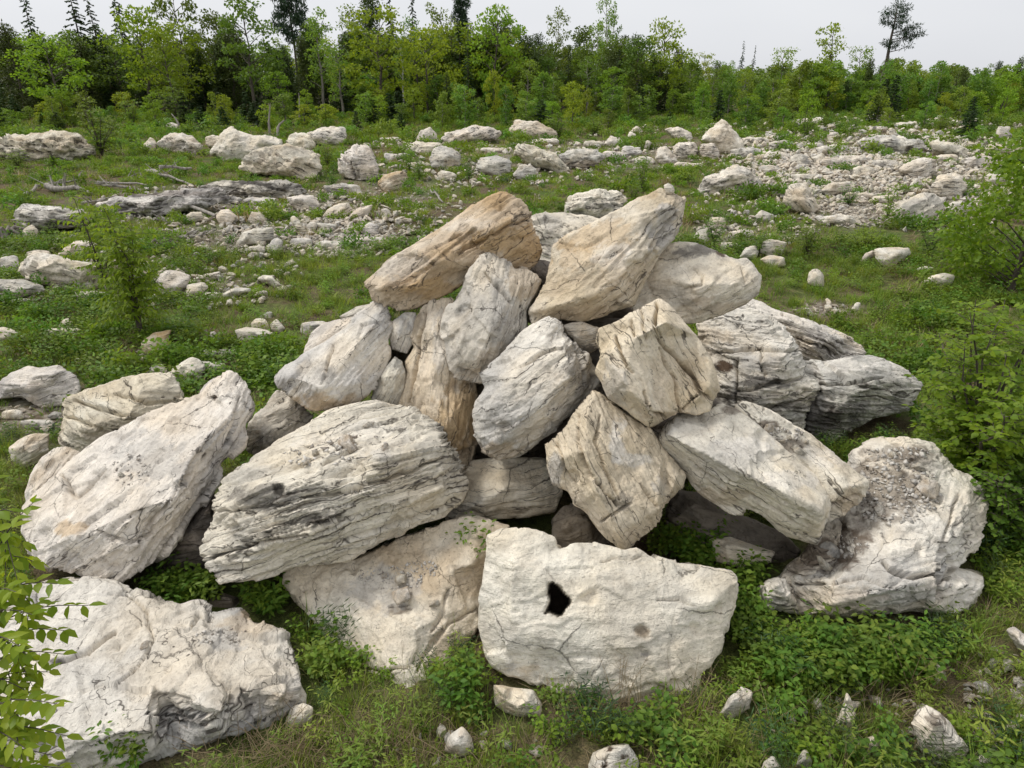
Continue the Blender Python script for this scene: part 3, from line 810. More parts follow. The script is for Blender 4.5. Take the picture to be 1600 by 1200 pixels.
M11 = boulder("smooth white boulder with a dark crusted top behind the cracked block",
    [(1040,386),(1060,377),(1085,378),(1120,391),(1140,402),(1155,405),(1168,402),(1178,413),(1190,434),(1186,457),(1165,475),(1144,485),(1100,502),(1080,506),(1040,510),(1000,505),(985,480),(1005,440),(1022,410)],
    [(1090,446,-.36),(1152,442,-.3),(1120,405,-.12),(1050,436,-.24),(1142,420,-.18),(1070,410,-.12),(1100,480,-.2)],
    Y=7.95, B=.6, T=1.0, voxel=.019, phi=20, lean=.4, strata=.3, facet=.9, gray=.4, pal='w', lichen=.3, rounding=3,
    cracks=[(3,.04,(1085,420),(1100,430),(1098,445),(1070,455)),(3,.04,(1160,415),(1163,440))],
    stains=[(1090,390,50,10,'k',.75),(1125,397,12,6,'s',.9),(1140,480,70,16,'t',.5),(1050,395,30,16,'k',.3)])
R1 = boulder("long straight grey plank-like slab sliding down the right of the heap",
    [(1058,646),(1090,648),(1127,629),(1150,637),(1180,660),(1220,695),(1262,730),(1296,762),(1300,790),(1293,812),(1276,850),(1229,838),(1205,815),(1185,800),(1168,793),(1159,806),(1142,804),(1115,788),(1088,769),(1071,742),(1037,712),(1026,692),(1036,668)],
    [(1042,678,-.34),(1100,708,-.46),(1161,739,-.5),(1225,770,-.48),(1282,798,-.34)],
    Y=5.75, B=.6, T=.7, voxel=.017, phi=-31, lean=.35, strata=1.2, gs=.5, facet=.5, bed=.1, gray=.6, pal='g', lichen=.3,
    cracks=[(3,.05,(1076,722),(1110,745),(1140,768)),(3,.05,(1150,765),(1200,790),(1240,815))],
    stains=[(1160,700,60,16,'w',.5),(1240,750,50,16,'w',.45),(1130,775,40,14,'t',.5),(1150,640,20,8,'s',.7)])
R1B = boulder("second thinner slab stacked behind the plank-like slab",
    [(1146,636),(1161,624),(1202,640),(1235,660),(1269,677),(1310,712),(1340,741),(1357,752),(1352,776),(1322,802),(1288,816),(1262,780),(1215,730),(1170,680)],
    [(1200,664,-.02),(1262,716,-.06),(1318,762,-.2),(1340,758,-.14)],
    Y=5.95, B=.6, T=.6, voxel=.018, phi=-38, lean=.4, strata=1.0, gs=.6, facet=.6, gray=.4, pal='c', lichen=.3,
    cracks=[(3,.05,(1297,792),(1320,780),(1345,772))], stains=[(1190,664,34,12,'s',.8),(1232,695,24,12,'s',.7),(1330,785,24,20,'t',.7),(1290,715,50,16,'w',.4)])
R2 = boulder("wide pale boulder heaped with gravel at the right foot of the heap",
    [(1333,704),(1355,692),(1381,687),(1420,690),(1455,694),(1475,712),(1492,734),(1515,742),(1533,754),(1546,788),(1540,811),(1530,838),(1519,861),(1492,888),(1515,893),(1537,901),(1530,926),(1512,956),(1490,962),(1465,963),(1424,956),(1380,962),(1296,966),(1260,963),(1229,960),(1188,946),(1181,918),(1200,906),(1225,901),(1276,881),(1280,857),(1293,807),(1310,760)],
    [(1215,914,-.32),(1384,921,-.5),(1300,910,-.46),(1455,912,-.4),(1478,838,-.46),(1420,800,-.46),(1340,862,-.42),(1508,790,-.26),(1300,945,-.36),(1395,865,-.52),(1455,940,-.25),(1385,740,-.36),(1520,915,-.1)],
    Y=5.35, B=1.05, T=.9, voxel=.018, phi=4, lean=.3, strata=1.1, facet=1.3, rough=1.4, gray=.45, pal='w', lichen=.5,
    cracks=[(5,.1,(1380,880),(1400,893),(1430,900),(1460,897)),(4,.06,(1245,915),(1300,912),(1350,902),(1384,918)),(4,.06,(1465,900),(1470,860),(1490,800),(1498,770)),(5,.08,(1492,888),(1470,905),(1468,940))],
    stains=[(1380,770,80,50,'s',.6),(1430,720,40,20,'s',.5),(1310,850,46,30,'s',.8),(1350,815,40,24,'s',.55),(1290,880,40,14,'s',.6),(1400,710,50,14,'s',.5),(1300,935,80,26,'t',.35)])
boulder("tall fractured white outcrop behind the plank-like slab, stained black along its joints",
    [(1090,506),(1115,490),(1144,478),(1175,484),(1202,494),(1225,510),(1239,528),(1249,552),(1256,579),(1277,602),(1262,633),(1256,656),(1252,690),(1180,700),(1120,680),(1105,600)],
    [(1140,540,-.25),(1200,530,-.15),(1110,530,-.1),(1220,560,-.45),(1160,570,-.4),(1240,610,-.3),(1180,630,-.4),(1140,600,-.3)],
    Y=8.8, B=.7, T=1.2, voxel=.021, phi=-4, lean=.35, strata=2.2, facet=1.2, bed=.13, gray=.5, pal='w', lichen=.7,
    cracks=[(4,.1,(1115,552),(1160,545),(1200,545),(1245,548)),(4.5,.12,(1150,612),(1190,602),(1230,596),(1255,590)),(4,.1,(1200,640),(1230,632),(1255,625)),(3.5,.09,(1152,560),(1150,590),(1148,630)),(3,.05,(1188,550),(1195,590))],
    stains=[(1130,572,16,9,'s',1),(1190,598,50,9,'k',.8),(1160,620,30,9,'k',.7),(1220,636,40,9,'k',.7),(1110,525,40,14,'t',.4)])
boulder("sloping grey slab fanned into thin beds behind the fractured outcrop",
    [(1141,476),(1165,467),(1190,474),(1212,484),(1245,494),(1279,508),(1305,517),(1330,528),(1346,538),(1352,548),(1347,558),(1310,566),(1270,566),(1240,570),(1180,540)],
    Y=11.2, B=.8, T=1.2, voxel=.026, phi=-22, lean=.2, strata=2.6, bed=.085, gray=.6, pal='g', lichen=.7, cracks=[(3,.1,(1222,490),(1260,508),(1300,520)),(3.5,.12,(1245,530),(1280,540),(1310,556))])
boulder("long low white block with a dark foot beside the leafy bush at right",
    [(1247,565),(1270,560),(1289,562),(1320,559),(1357,555),(1384,562),(1400,570),(1420,578),(1440,600),(1420,640),(1364,655),(1320,675),(1296,697),(1276,684),(1256,666),(1272,610)],
    [(1290,600,-.3),(1350,598,-.3),(1310,640,-.3),(1390,600,-.2),(1280,640,-.15)],
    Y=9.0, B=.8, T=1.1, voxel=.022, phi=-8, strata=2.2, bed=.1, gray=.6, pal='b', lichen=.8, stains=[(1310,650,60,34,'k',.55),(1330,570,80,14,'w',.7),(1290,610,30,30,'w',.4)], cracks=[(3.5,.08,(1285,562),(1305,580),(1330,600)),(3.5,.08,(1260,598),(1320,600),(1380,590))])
boulder("cream striped boulder behind the upper edge of the tilted slab",
    [(101,624),(125,614),(152,606),(190,592),(223,584),(250,583),(267,586),(280,599),(287,624),(260,660),(200,700),(150,720),(121,706),(98,695),(91,670),(100,650)],
    [(150,630,-.25),(220,610,-.2),(130,670,-.3),(200,650,-.35),(255,605,-.12)],
    Y=8.3, B=.75, T=1.1, voxel=.021, phi=-14, lean=.4, strata=1.6, bed=.13, pal='c', ochre=.12, lichen=.4, cracks=[(4,.09,(115,625),(160,640),(200,650),(240,655)),(4,.08,(100,650),(140,665),(180,680)),(3.5,.07,(180,615),(230,630),(280,625))])
boulder("round-edged grey boulder at the frame edge above the striped one", [(-30,605),(0,596),(20,584),(44,573),(60,576),(91,570),(105,578),(118,586),(125,606),(118,618),(105,631),(68,636),(34,618),(0,622),(-30,620)], voxel=.024, phi=10, pal='g', rough=1.5, B=.7)
boulder("squat pinkish stone in the grass left of the striped boulder", [(13,700),(30,686),(51,677),(78,677),(76,704),(58,722),(37,732),(17,718)], voxel=.02, phi=30, pal='c')
boulder("ribbed cream end of a slab poking out behind the tilted slab", [(40,790),(38,770),(47,744),(62,718),(84,700),(105,698),(125,706),(130,740),(90,800)], Y=6.9, B=.7, T=.6, voxel=.019, phi=65, strata=1.5, pal='c')
boulder("grey streaked block in shade between the tilted slab and the pointed boulder", [(432,610),(450,614),(469,631),(490,650),(470,690),(420,720),(384,705),(388,680),(391,661),(411,637)], Y=7.7, B=.6, T=.8, voxel=.02, phi=30, strata=1.5, pal='g')
boulder("brown layered rock deep in the gap at the heart of the heap", [(735,718),(790,714),(850,716),(880,770),(868,800),(840,806),(770,812),(700,814),(690,790),(715,760)], [(760,740,-.1),(800,760,-.2),(840,770,-.15),(750,785,-.25)], Y=6.7, B=.7, T=.8, voxel=.02, phi=4, strata=1.4, pal='c', ochre=.2, gray=.3)
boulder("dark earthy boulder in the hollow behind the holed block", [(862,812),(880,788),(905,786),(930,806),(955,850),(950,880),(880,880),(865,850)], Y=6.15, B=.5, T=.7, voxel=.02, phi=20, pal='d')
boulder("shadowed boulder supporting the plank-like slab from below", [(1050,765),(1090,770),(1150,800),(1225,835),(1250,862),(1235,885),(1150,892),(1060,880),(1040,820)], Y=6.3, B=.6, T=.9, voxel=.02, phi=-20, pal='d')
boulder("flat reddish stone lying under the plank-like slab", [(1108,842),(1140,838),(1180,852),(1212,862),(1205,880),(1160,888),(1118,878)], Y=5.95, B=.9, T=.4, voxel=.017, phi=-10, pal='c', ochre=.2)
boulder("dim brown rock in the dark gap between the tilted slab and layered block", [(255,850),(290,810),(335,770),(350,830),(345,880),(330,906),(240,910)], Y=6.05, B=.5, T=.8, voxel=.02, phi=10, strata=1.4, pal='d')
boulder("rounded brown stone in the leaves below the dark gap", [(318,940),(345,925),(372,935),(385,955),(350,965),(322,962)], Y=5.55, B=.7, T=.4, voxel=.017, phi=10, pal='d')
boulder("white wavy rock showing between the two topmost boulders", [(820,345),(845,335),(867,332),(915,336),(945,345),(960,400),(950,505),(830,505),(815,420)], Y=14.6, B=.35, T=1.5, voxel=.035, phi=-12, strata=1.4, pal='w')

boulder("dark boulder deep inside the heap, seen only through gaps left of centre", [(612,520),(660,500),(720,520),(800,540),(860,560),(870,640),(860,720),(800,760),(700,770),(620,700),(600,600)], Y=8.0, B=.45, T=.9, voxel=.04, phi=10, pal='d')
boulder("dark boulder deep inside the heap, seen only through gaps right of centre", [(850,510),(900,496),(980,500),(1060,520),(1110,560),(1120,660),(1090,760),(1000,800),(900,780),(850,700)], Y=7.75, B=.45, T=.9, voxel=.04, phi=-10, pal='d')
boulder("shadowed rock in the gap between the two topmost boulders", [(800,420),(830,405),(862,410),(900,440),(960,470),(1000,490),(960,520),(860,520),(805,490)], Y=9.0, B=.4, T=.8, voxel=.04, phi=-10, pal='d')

boulder("broken ledge under the lower end of the plank-like slab, packed with dark litter", [(1212,908),(1228,884),(1250,866),(1268,846),(1290,812),(1320,800),(1345,840),(1330,890),(1290,915),(1240,920)], [(1250,890,-.1),(1285,860,-.15),(1310,850,-.12)], Y=5.6, B=.95, T=.6, voxel=.019, phi=-6, strata=1.4, facet=1.6, pal='c', gray=.5, stains=[(1280,860,40,26,'s',.75),(1250,885,30,12,'s',.6)])

# ------------------------------------------------------------------ boulders and ledges lying about the clearing (front foot of each stands on the ground)
def poly(s):
    v = [float(t) for t in s.replace(',', ' ').split()]
    return [(v[i], v[i + 1]) for i in range(0, len(v), 2)]

FIELD = [
 # (label, outline, options)
 ("long flat-topped pale slab at the wood's edge, far left", "-40,222 0,216 20,212 60,209 105,206 125,212 140,226 150,238 130,243 115,250 70,252 50,250 0,244 -40,242", dict(phi=-2, strata=1.8, pal='c', B=.4, cracks=[(2,.15,(0,227),(60,228),(110,231)),(2,.15,(20,238),(90,240),(130,238))])),
 ("small tan wedge beside the humped boulder near the wood", "218,232 235,214 244,220 246,233 230,237", dict(pal='c')),
 ("humped pale boulder with a dark crack across it, near the wood at left", "245,224 258,213 272,207 288,208 300,212 315,226 318,235 308,243 290,238 262,235 248,229", dict(pal='c', cracks=[(2,.15,(246,226),(265,217),(280,222),(300,232)),(2,.12,(262,233),(285,232),(300,240))])),
 ("grey lump half lost under the trees beyond the humped boulder", "258,196 268,191 280,195 285,204 262,205", dict(pal='g')),
 ("big bright white boulder with a jagged crest, left background", "331,231 345,212 355,203 362,201 370,205 390,212 415,215 440,219 440,227 420,240 400,250 370,252 350,250 335,241 328,238", dict(pal='w', lichen=.2, strata=.4, gray=.1)),
 ("low rounded pale stone touching the white jagged boulder", "320,214 332,211 345,213 345,228 335,232 322,225", dict(pal='c')),
 ("broad brown-grey boulder standing in front of the white jagged one", "372,264 380,250 390,240 412,232 450,228 480,236 498,243 500,262 495,279 460,277 410,270", dict(pal='c', phi=-18, strata=.8, stains=[(400,243,26,14,'k',.4),(450,236,50,8,'k',.4),(440,262,50,14,'t',.4)])),
 ("cream rounded boulder rising behind the brown-grey one", "445,226 455,211 470,207 485,212 495,230 480,248 448,240", dict(pal='c', Yoff=3)),
 ("flat-ended pale block leaning by the wood behind the cream boulder", "478,207 500,201 540,198 542,222 525,226 500,224 482,222", dict(pal='w', phi=-4, strata=1.2)),
 ("white block split by two dark clefts, standing on the slope", "529,257 533,246 540,237 555,230 570,225 578,232 585,245 593,272 580,279 560,282 540,274 530,267", dict(pal='w', lichen=.25, cracks=[(3,.3,(538,245),(548,260),(556,280)),(2.5,.2,(557,232),(556,243)),(2,.2,(556,264),(562,280))])),
 ("tan slab propped behind two white stones on the slope", "589,285 600,273 618,269 630,268 637,280 625,295 600,298", dict(pal='t', phi=20)),
 ("egg-shaped white stone resting against the tan slab", "609,294 620,279 632,275 638,283 628,294 614,297", dict(pal='c')),
 ("ledge of white-topped thin beds beside the dead root, left", "22,332 35,320 60,320 90,326 135,325 141,340 135,353 80,357 60,363 35,362 25,347", dict(pal='b', phi=-3, strata=2.2, bed=.12, name="ledge", cat="rock ledge", lichen=1.0, gray=.9, stains=[(60,325,50,6,'w',.9),(60,338,40,8,'w',.6)])),
 ("tan broken stone under the white-topped ledge", "34,360 50,350 61,362 61,373 34,377", dict(pal='c')),
 ("dark layered ledge with reddish litter on top, left of the slope", "150,318 180,309 240,304 285,297 340,293 362,310 330,320 250,335 200,337 160,333", dict(pal='b', phi=8, strata=2.2, bed=.12, name="ledge", cat="rock ledge", lichen=1.0, gray=.9, stains=[(260,303,90,5,'s',.5),(250,312,80,6,'w',.5)])),
 ("grey layered ledge below the brown-grey boulder", "308,293 350,283 430,283 470,288 479,299 460,307 400,308 330,304", dict(pal='b', phi=-4, strata=2.2, bed=.12, name="ledge", cat="rock ledge", lichen=1.0, gray=.9)),
 ("broken white end of the grey layered ledge", "448,309 470,304 490,305 501,318 495,327 470,330 455,320", dict(pal='w', phi=-10)),
 ("long weathered slab lying on the grass below the cleft white block", "505,291 530,286 560,290 569,303 545,304 510,300", dict(pal='g', phi=-8, strata=1.6)),
 ("pinkish striped boulder lower on the left slope", "504,337 512,327 525,320 545,317 551,327 540,339 515,343", dict(pal='c', phi=25, strata=1.4)),
 ("pointed cream stone beside the pinkish striped boulder", "542,339 560,325 582,320 575,336 550,342", dict(pal='c', phi=20)),
 ("small white stone right of the pointed cream stone", "594,328 605,325 614,335 601,339", dict(pal='w')),
 ("blunt cream boulder at the end of the grey log", "337,339 345,328 358,327 371,338 360,351 345,351", dict(pal='c', facet=1.5)),
 ("tan boulder right of the blunt cream one", "386,342 393,330 408,333 420,342 410,349 393,348", dict(pal='c')),
 ("cream rounded stone at the log's upper end", "284,339 300,330 316,330 319,342 298,347", dict(pal='c')),
 ("wide grey boulder in the stones of the left slope", "369,379 378,364 400,358 427,354 428,371 405,379 372,383", dict(pal='g')),
 ("egg-shaped grey stone right of the wide grey boulder", "417,388 424,374 434,370 443,377 440,392 425,398", dict(pal='g')),
 ("small oval white stone below the wide grey boulder", "398,387 405,380 416,391 408,398", dict(pal='w')),
 ("long bone-shaped pale stone pointing down the slope", "452,339 460,336 468,345 480,362 472,367 457,352", dict(pal='c')),
 ("square white stone beside the bone-shaped one", "478,354 484,346 497,348 493,361 480,362", dict(pal='w')),
 ("striped grey stone at the edge of the left rubble", "564,357 578,348 592,353 591,368 572,369", dict(pal='g', strata=1.5)),
 ("grey rounded boulder at the foot of the trees, centre", "649,221 655,206 672,198 682,208 684,222 665,226", dict(pal='g')),
 ("long low white boulder with a dark hollow, centre background", "685,217 700,207 725,202 740,196 765,198 783,208 775,216 740,221 700,224", dict(pal='w', phi=14, strata=1.3)),
 ("long humped cream boulder in front of the saplings", "795,203 805,190 815,188 840,190 865,203 875,214 850,218 815,218 798,208", dict(pal='c', phi=-10)),
 ("low white stone tucked behind the triangular grey boulder", "632,226 650,222 690,226 680,240 640,242", dict(pal='w', Yoff=2)),
 ("triangular grey boulder in the middle background", "671,250 676,232 690,227 706,232 719,241 720,250 715,263 690,266 674,260", dict(pal='g', facet=.7, stains=[(705,255,14,8,'t',.7)])),
 ("wide grey block with a flat face, middle background", "743,260 750,246 775,243 798,250 797,269 775,274 750,267", dict(pal='g', facet=.6)),
 ("tilted white slab propped on a round stone", "804,241 806,228 818,224 850,235 868,240 880,252 890,265 880,271 855,263 820,251", dict(pal='w', phi=-25, strata=1.0, cracks=[(2.5,.15,(832,250),(838,240),(860,247))], Bfix=.3)),
 ("round cracked stone under the propped white slab", "800,272 812,259 830,255 839,265 832,278 812,281", dict(pal='g')),
 ("low grey stone left of the round cracked stone", "682,271 690,265 714,273 709,282 686,283", dict(pal='w')),
 ("striped grey boulder with a tan foot, centre right background", "873,242 890,234 910,232 932,236 945,246 930,256 905,264 880,260", dict(pal='g', phi=2, strata=1.5, stains=[(910,257,30,7,'t',.6)])),
 ("flattish grey stone above the striped boulder", "943,223 955,212 970,217 974,226 955,229", dict(pal='g')),
 ("small pyramid stone near the saplings", "980,207 995,195 1006,206 995,211", dict(pal='c')),
 ("little white pointed stone left of the small pyramid", "978,213 985,204 995,211 990,217", dict(pal='w')),
 ("pale flat-topped block above the banded ledge", "1038,202 1058,198 1080,207 1081,219 1060,221 1050,212", dict(pal='c')),
 ("banded ledge block left of the pointed boulder", "1050,230 1062,222 1085,222 1092,235 1088,247 1055,247", dict(pal='c', phi=-2, strata=2.0, bed=.12)),
 ("banded ledge block tucked against the pointed boulder", "1092,224 1115,223 1125,238 1124,246 1098,248", dict(pal='c', phi=-4, strata=2.0, bed=.12)),
 ("tall pointed tan boulder standing clear in the right background", "1095,217 1108,204 1128,187 1135,190 1148,204 1162,222 1163,240 1142,240 1125,236 1115,224", dict(pal='c', strata=.3, gray=.1, lichen=.15, stains=[(1130,214,20,18,'t',.5)])),
 ("rounded tan boulder left of the banded ledge", "1023,243 1030,233 1040,227 1048,235 1059,250 1045,258 1030,253", dict(pal='c')),
 ("upright little stone behind the rounded tan boulder", "1006,230 1009,218 1019,222 1014,234", dict(pal='w')),
 ("large white weathered boulder with a black pocket, right of the heap top", "1088,296 1098,280 1115,273 1130,270 1150,259 1175,262 1181,272 1194,290 1188,299 1150,302 1110,300 1090,304", dict(pal='w', phi=6, strata=1.3, rough=1.6, lichen=.6, stains=[(1172,292,7,6,'s',1),(1105,285,16,6,'k',.4)])),
 ("black-streaked white boulder behind the yellow-stained one", "884,322 890,310 901,304 935,296 969,300 983,311 962,329 928,343 888,336", dict(pal='w', phi=6, strata=1.8, lichen=1.0, stains=[(945,322,26,5,'k',.7),(900,332,14,5,'k',.6)])),
 ("round grey stone in the brush right of the heap", "1082,372 1090,358 1105,356 1114,368 1109,382 1095,386", dict(pal='g')),
 ("slanted grey stone by the round one in the brush", "1178,338 1190,328 1213,336 1206,344 1184,347", dict(pal='g')),
 ("cracked white stone behind the dark-crusted boulder", "1154,401 1165,387 1180,382 1186,392 1180,404", dict(pal='w')),
 ("low cream boulder in the shrubs right of the dark-crusted boulder", "1186,392 1192,376 1205,373 1230,379 1222,396 1205,402", dict(pal='c')),
 ("half-buried pale stone under the low cream boulder", "1187,405 1205,398 1226,402 1227,415 1205,417", dict(pal='c')),
 ("small white standing stone alone in the grass", "1260,441 1263,425 1270,420 1280,421 1287,430 1288,447 1275,447", dict(pal='w', phi=80)),
 ("tiny white stone on bare soil below the standing stone", "1328,482 1338,472 1345,473 1343,483 1335,485", dict(pal='w')),
 ("squared cream block in the grass before the right-hand bush", "1366,390 1380,387 1420,386 1424,397 1405,408 1388,417 1378,414 1368,401", dict(pal='c', facet=.6, strata=.4)),
 ("narrow white stone leaning on the squared cream block", "1342,407 1352,395 1366,391 1367,400 1350,410", dict(pal='w')),
 ("flat white stone at the edge of the right-hand bush", "1436,440 1455,432 1475,427 1492,430 1488,442 1460,449", dict(pal='w')),
 ("low white flake above the flat stone by the bush", "1424,421 1445,415 1461,418 1442,427", dict(pal='w')),
 ("broken grey ledge of stacked plates, right background", "1338,222 1350,216 1390,212 1440,218 1449,230 1430,239 1380,240 1345,234", dict(pal='g', phi=-3, strata=2.3, bed=.12, name="ledge", cat="rock ledge", facet=1.6)),
 ("sloping pale slab right of the stacked ledge", "1453,223 1465,219 1500,228 1513,240 1512,249 1490,242 1460,237", dict(pal='w', phi=-20)),
 ("big tan boulder in the right-hand rubble", "1403,266 1420,253 1450,246 1461,252 1459,271 1445,280 1425,276", dict(pal='c', phi=12)),
 ("white fractured boulder above the grey sloping one at right", "1453,294 1465,275 1480,271 1500,277 1511,290 1502,307 1475,311 1458,300", dict(pal='w', strata=1.0)),
 ("grey sloping boulder low in the right-hand rubble", "1395,333 1410,318 1428,308 1445,300 1460,302 1476,315 1471,342 1445,348 1402,343", dict(pal='g', phi=22, strata=.8)),
 ("tan sloping boulder at the left of the rubble field", "1224,316 1228,298 1238,288 1262,285 1266,300 1283,325 1271,333 1238,328", dict(pal='c', phi=-35, strata=1.0)),
 ("low tan hump in the middle of the rubble field", "1279,298 1300,285 1332,283 1322,297 1292,305", dict(pal='c')),
 ("grey block at the top of the rubble field", "1232,249 1245,240 1262,243 1266,257 1240,261", dict(pal='g')),
 ("cream stone next to the grey block in the rubble", "1266,247 1285,239 1294,250 1276,255", dict(pal='c')),
 ("oval grey stone below the grey block in the rubble", "1241,262 1250,256 1259,266 1251,271", dict(pal='g')),
 ("grey mound at the saplings' edge, right background", "1351,187 1365,178 1382,174 1386,186 1370,194", dict(pal='g')),
 ("pale slanted stone near the small dark spruce", "1452,192 1465,180 1473,181 1474,191 1460,195", dict(pal='w')),
 ("second pale stone by the small dark spruce, lower and rounder", "1474,190 1482,182 1491,186 1486,194", dict(pal='c')),
 ("squarish grey stone below the saplings, far right", "1551,212 1562,198 1580,197 1581,213 1565,220", dict(pal='g')),
 ("flat pale ledge stone above the large weathered boulder", "1200,223 1225,218 1236,222 1238,231 1205,234", dict(pal='w', phi=-3, strata=2.0)),
 ("stepped pale ledge stone right of the flat one", "1254,226 1270,223 1287,224 1290,233 1258,234", dict(pal='g', phi=-3, strata=2.0)),
 ("boxy stone capping the right-hand ledge", "1292,208 1309,206 1311,215 1293,217", dict(pal='w')),
 ("upright pale stone at the left end of the stacked ledge", "1341,232 1344,217 1352,216 1354,232 1347,236", dict(pal='w')),
 ("white triangular stone in the brush below the rubble", "1299,345 1306,333 1319,345 1306,351", dict(pal='c')),
 ("pale stone beneath the big tan boulder of the rubble", "1419,291 1432,276 1441,284 1438,294 1424,295", dict(pal='w')),
 ("pale broken outcrop behind the small leafy tree, left", "28,422 40,405 50,393 70,395 95,402 125,410 165,415 178,425 170,441 140,452 105,455 75,442 40,435", dict(pal='c', phi=-12, facet=1.6, strata=1.0)),
 ("low rounded stone above the broken outcrop", "90,397 102,385 115,378 140,376 156,386 150,397 110,404", dict(pal='c')),
 ("flat grey slab at the frame edge under the broken outcrop", "-30,440 0,436 40,436 65,446 73,453 50,458 20,468 -30,470", dict(pal='g', phi=-8, strata=1.5)),
 ("chunky pale stone at the outcrop's right foot", "103,455 112,440 130,434 145,436 150,450 130,458", dict(pal='w')),
 ("low white outcrop patch just right of the small leafy tree", "245,448 250,430 262,421 285,425 300,432 290,448 272,466 255,460", dict(pal='w', phi=-6, facet=1.5)),
 ("stepped white outcrop patch beyond the small leafy tree", "290,458 292,444 318,440 327,450 312,462 296,470", dict(pal='w', phi=-6)),
 ("shallow white rock showing through grass below the stones of the left slope", "300,434 320,428 345,424 342,434 318,440", dict(pal='w')),
 ("white half-buried stone alone in bright grass left of the heap", "401,436 412,430 425,431 437,440 448,449 430,448", dict(pal='w')),
 ("thin dark-backed slab in the grass left of the heap", "345,458 365,450 393,449 395,456 365,462 350,465", dict(pal='g', phi=8)),
 ("tan round stone of the little cluster left of the heap", "391,506 400,497 415,498 424,513 412,517 395,514", dict(pal='c')),
 ("grey flake leaning behind the tan round stone", "400,497 415,488 426,486 425,502 412,504", dict(pal='g', Yoff=.3)),
 ("white stone at the right of the little cluster", "422,507 432,497 447,512 436,521 424,516", dict(pal='w')),
 ("broad white slab at the front of the little cluster", "366,516 385,511 415,515 431,521 425,528 400,530 385,540 374,532", dict(pal='w')),
 ("brown-grained angular boulder at the foot of the small leafy tree", "220,534 240,520 270,514 264,526 266,546 250,555 224,551", dict(pal='t', gray=.6, phi=15, strata=1.4)),
 ("brownish flake lying on the whitish lumpy rock", "250,567 262,557 275,550 291,549 288,561 262,570", dict(pal='c', Yoff=.25)),
 ("whitish lumpy rock above the striped boulder", "255,588 270,574 285,564 300,557 312,562 321,575 311,594 288,601 265,594", dict(pal='w', rough=1.6)),
 ("grey stone half under the herbs by the whitish lumpy rock", "228,580 238,570 253,569 262,580 250,590 235,592", dict(pal='g')),
 ("small upright grey stone between herbs, left of the little cluster", "324,528 328,518 336,517 342,526 336,537", dict(pal='g')),
 ("flat grey stone near the whitish lumpy rock", "304,556 318,546 340,549 332,561 312,563", dict(pal='g')),
 ("tan pointed stone poking from herbs at left", "90,510 98,500 106,497 116,505 119,513 98,514", dict(pal='c')),
 ("long pale low rock in the herbs at left", "61,521 75,513 100,511 126,513 121,526 82,530", dict(pal='c')),
 ("cream rock at the frame edge among herbs", "-20,515 5,510 20,514 37,524 5,535 -20,532", dict(pal='c')),
 ("small layered block propped under the holed block", "771,1069 800,1074 834,1078 847,1100 844,1118 810,1118 790,1112 773,1101", dict(pal='c', phi=-10, strata=1.3)),
 ("pitted white stone at the bottom edge of the picture", "918,1197 925,1176 952,1164 982,1161 999,1189 995,1222 930,1222", dict(pal='w', rough=2.2, stains=[(952,1170,8,5,'s',1),(945,1195,7,6,'s',1),(975,1182,6,4,'s',.9)])),
 ("pale pointed stone in the grass before the holed block", "694,1172 700,1150 722,1135 736,1150 742,1172 725,1182", dict(pal='c', facet=1.6)),
 ("knobbly white stone with debris in its hollow, lower right", "1422,1130 1432,1108 1447,1099 1468,1112 1486,1128 1513,1168 1502,1190 1466,1198 1438,1172", dict(pal='w', rough=1.7, stains=[(1462,1125,16,14,'s',.7)])),
 ("slim split pale stone standing in the grass, lower right", "1304,1130 1318,1100 1323,1080 1332,1096 1338,1117 1331,1146 1310,1144", dict(pal='c', cracks=[(2.5,.04,(1322,1110),(1320,1144))])),
 ("smooth pale cobble below the slim split stone", "1353,1153 1370,1147 1380,1165 1368,1178 1356,1170", dict(pal='c')),
 ("grey-white stone deep in the grass right of the holed block", "1122,1116 1138,1090 1158,1071 1177,1081 1172,1105 1142,1126", dict(pal='w')),
 ("white stone at the right frame edge below the gravel-heaped boulder", "1572,984 1584,979 1598,990 1625,1000 1625,1040 1605,1028 1588,1008", dict(pal='w')),
 ("low white stone at the lower right corner", "1526,1182 1538,1176 1552,1188 1556,1206 1534,1206", dict(pal='w')),
 ("round pale cobble near the right frame edge", "1568,1138 1580,1124 1597,1132 1596,1146 1580,1152", dict(pal='c')),
 ("cream stone cut by the bottom frame edge", "1184,1208 1194,1190 1208,1180 1221,1198 1222,1215", dict(pal='c')),
 ("grey stone by the bottom frame edge, right of the cream one", "1242,1196 1250,1176 1260,1170 1271,1190 1262,1206", dict(pal='g')),
 ("tan stacked stone beneath the herbs at the boulder's foot, right", "1449,1056 1454,1036 1470,1034 1474,1052 1468,1068 1454,1066", dict(pal='c', strata=1.3)),
 ("stone slab nudging the right end of the low wavy slab", "446,1126 456,1106 474,1098 490,1106 488,1124 470,1134 452,1136", dict(pal='w')),
]
for lab, ol, op in FIELD:
    op = dict(op)
    ol = poly(ol)
    yo = op.pop('Yoff', 0)
    if 'Bfix' in op: op['B'] = op.pop('Bfix')
    if yo:
        by = max(ol, key=lambda p: p[1]); op['Y'] = ground_Y(*by) + yo
        ol = [(p[0], p[1] + (6 if p[1] > by[1] - 6 else 0)) for p in ol]
    op.setdefault('B', .6); op.setdefault('facet', 1.3); op.setdefault('lichen', .7)
    nm = op.get('name', 'boulder')
    w = max(p[0] for p in ol) - min(p[0] for p in ol)
    if nm == 'boulder' and 'stone' in lab.split(',')[0] or 'cobble' in lab:
        op['name'] = 'stone'; op['cat'] = 'stone'
    boulder(lab, ol, **op)


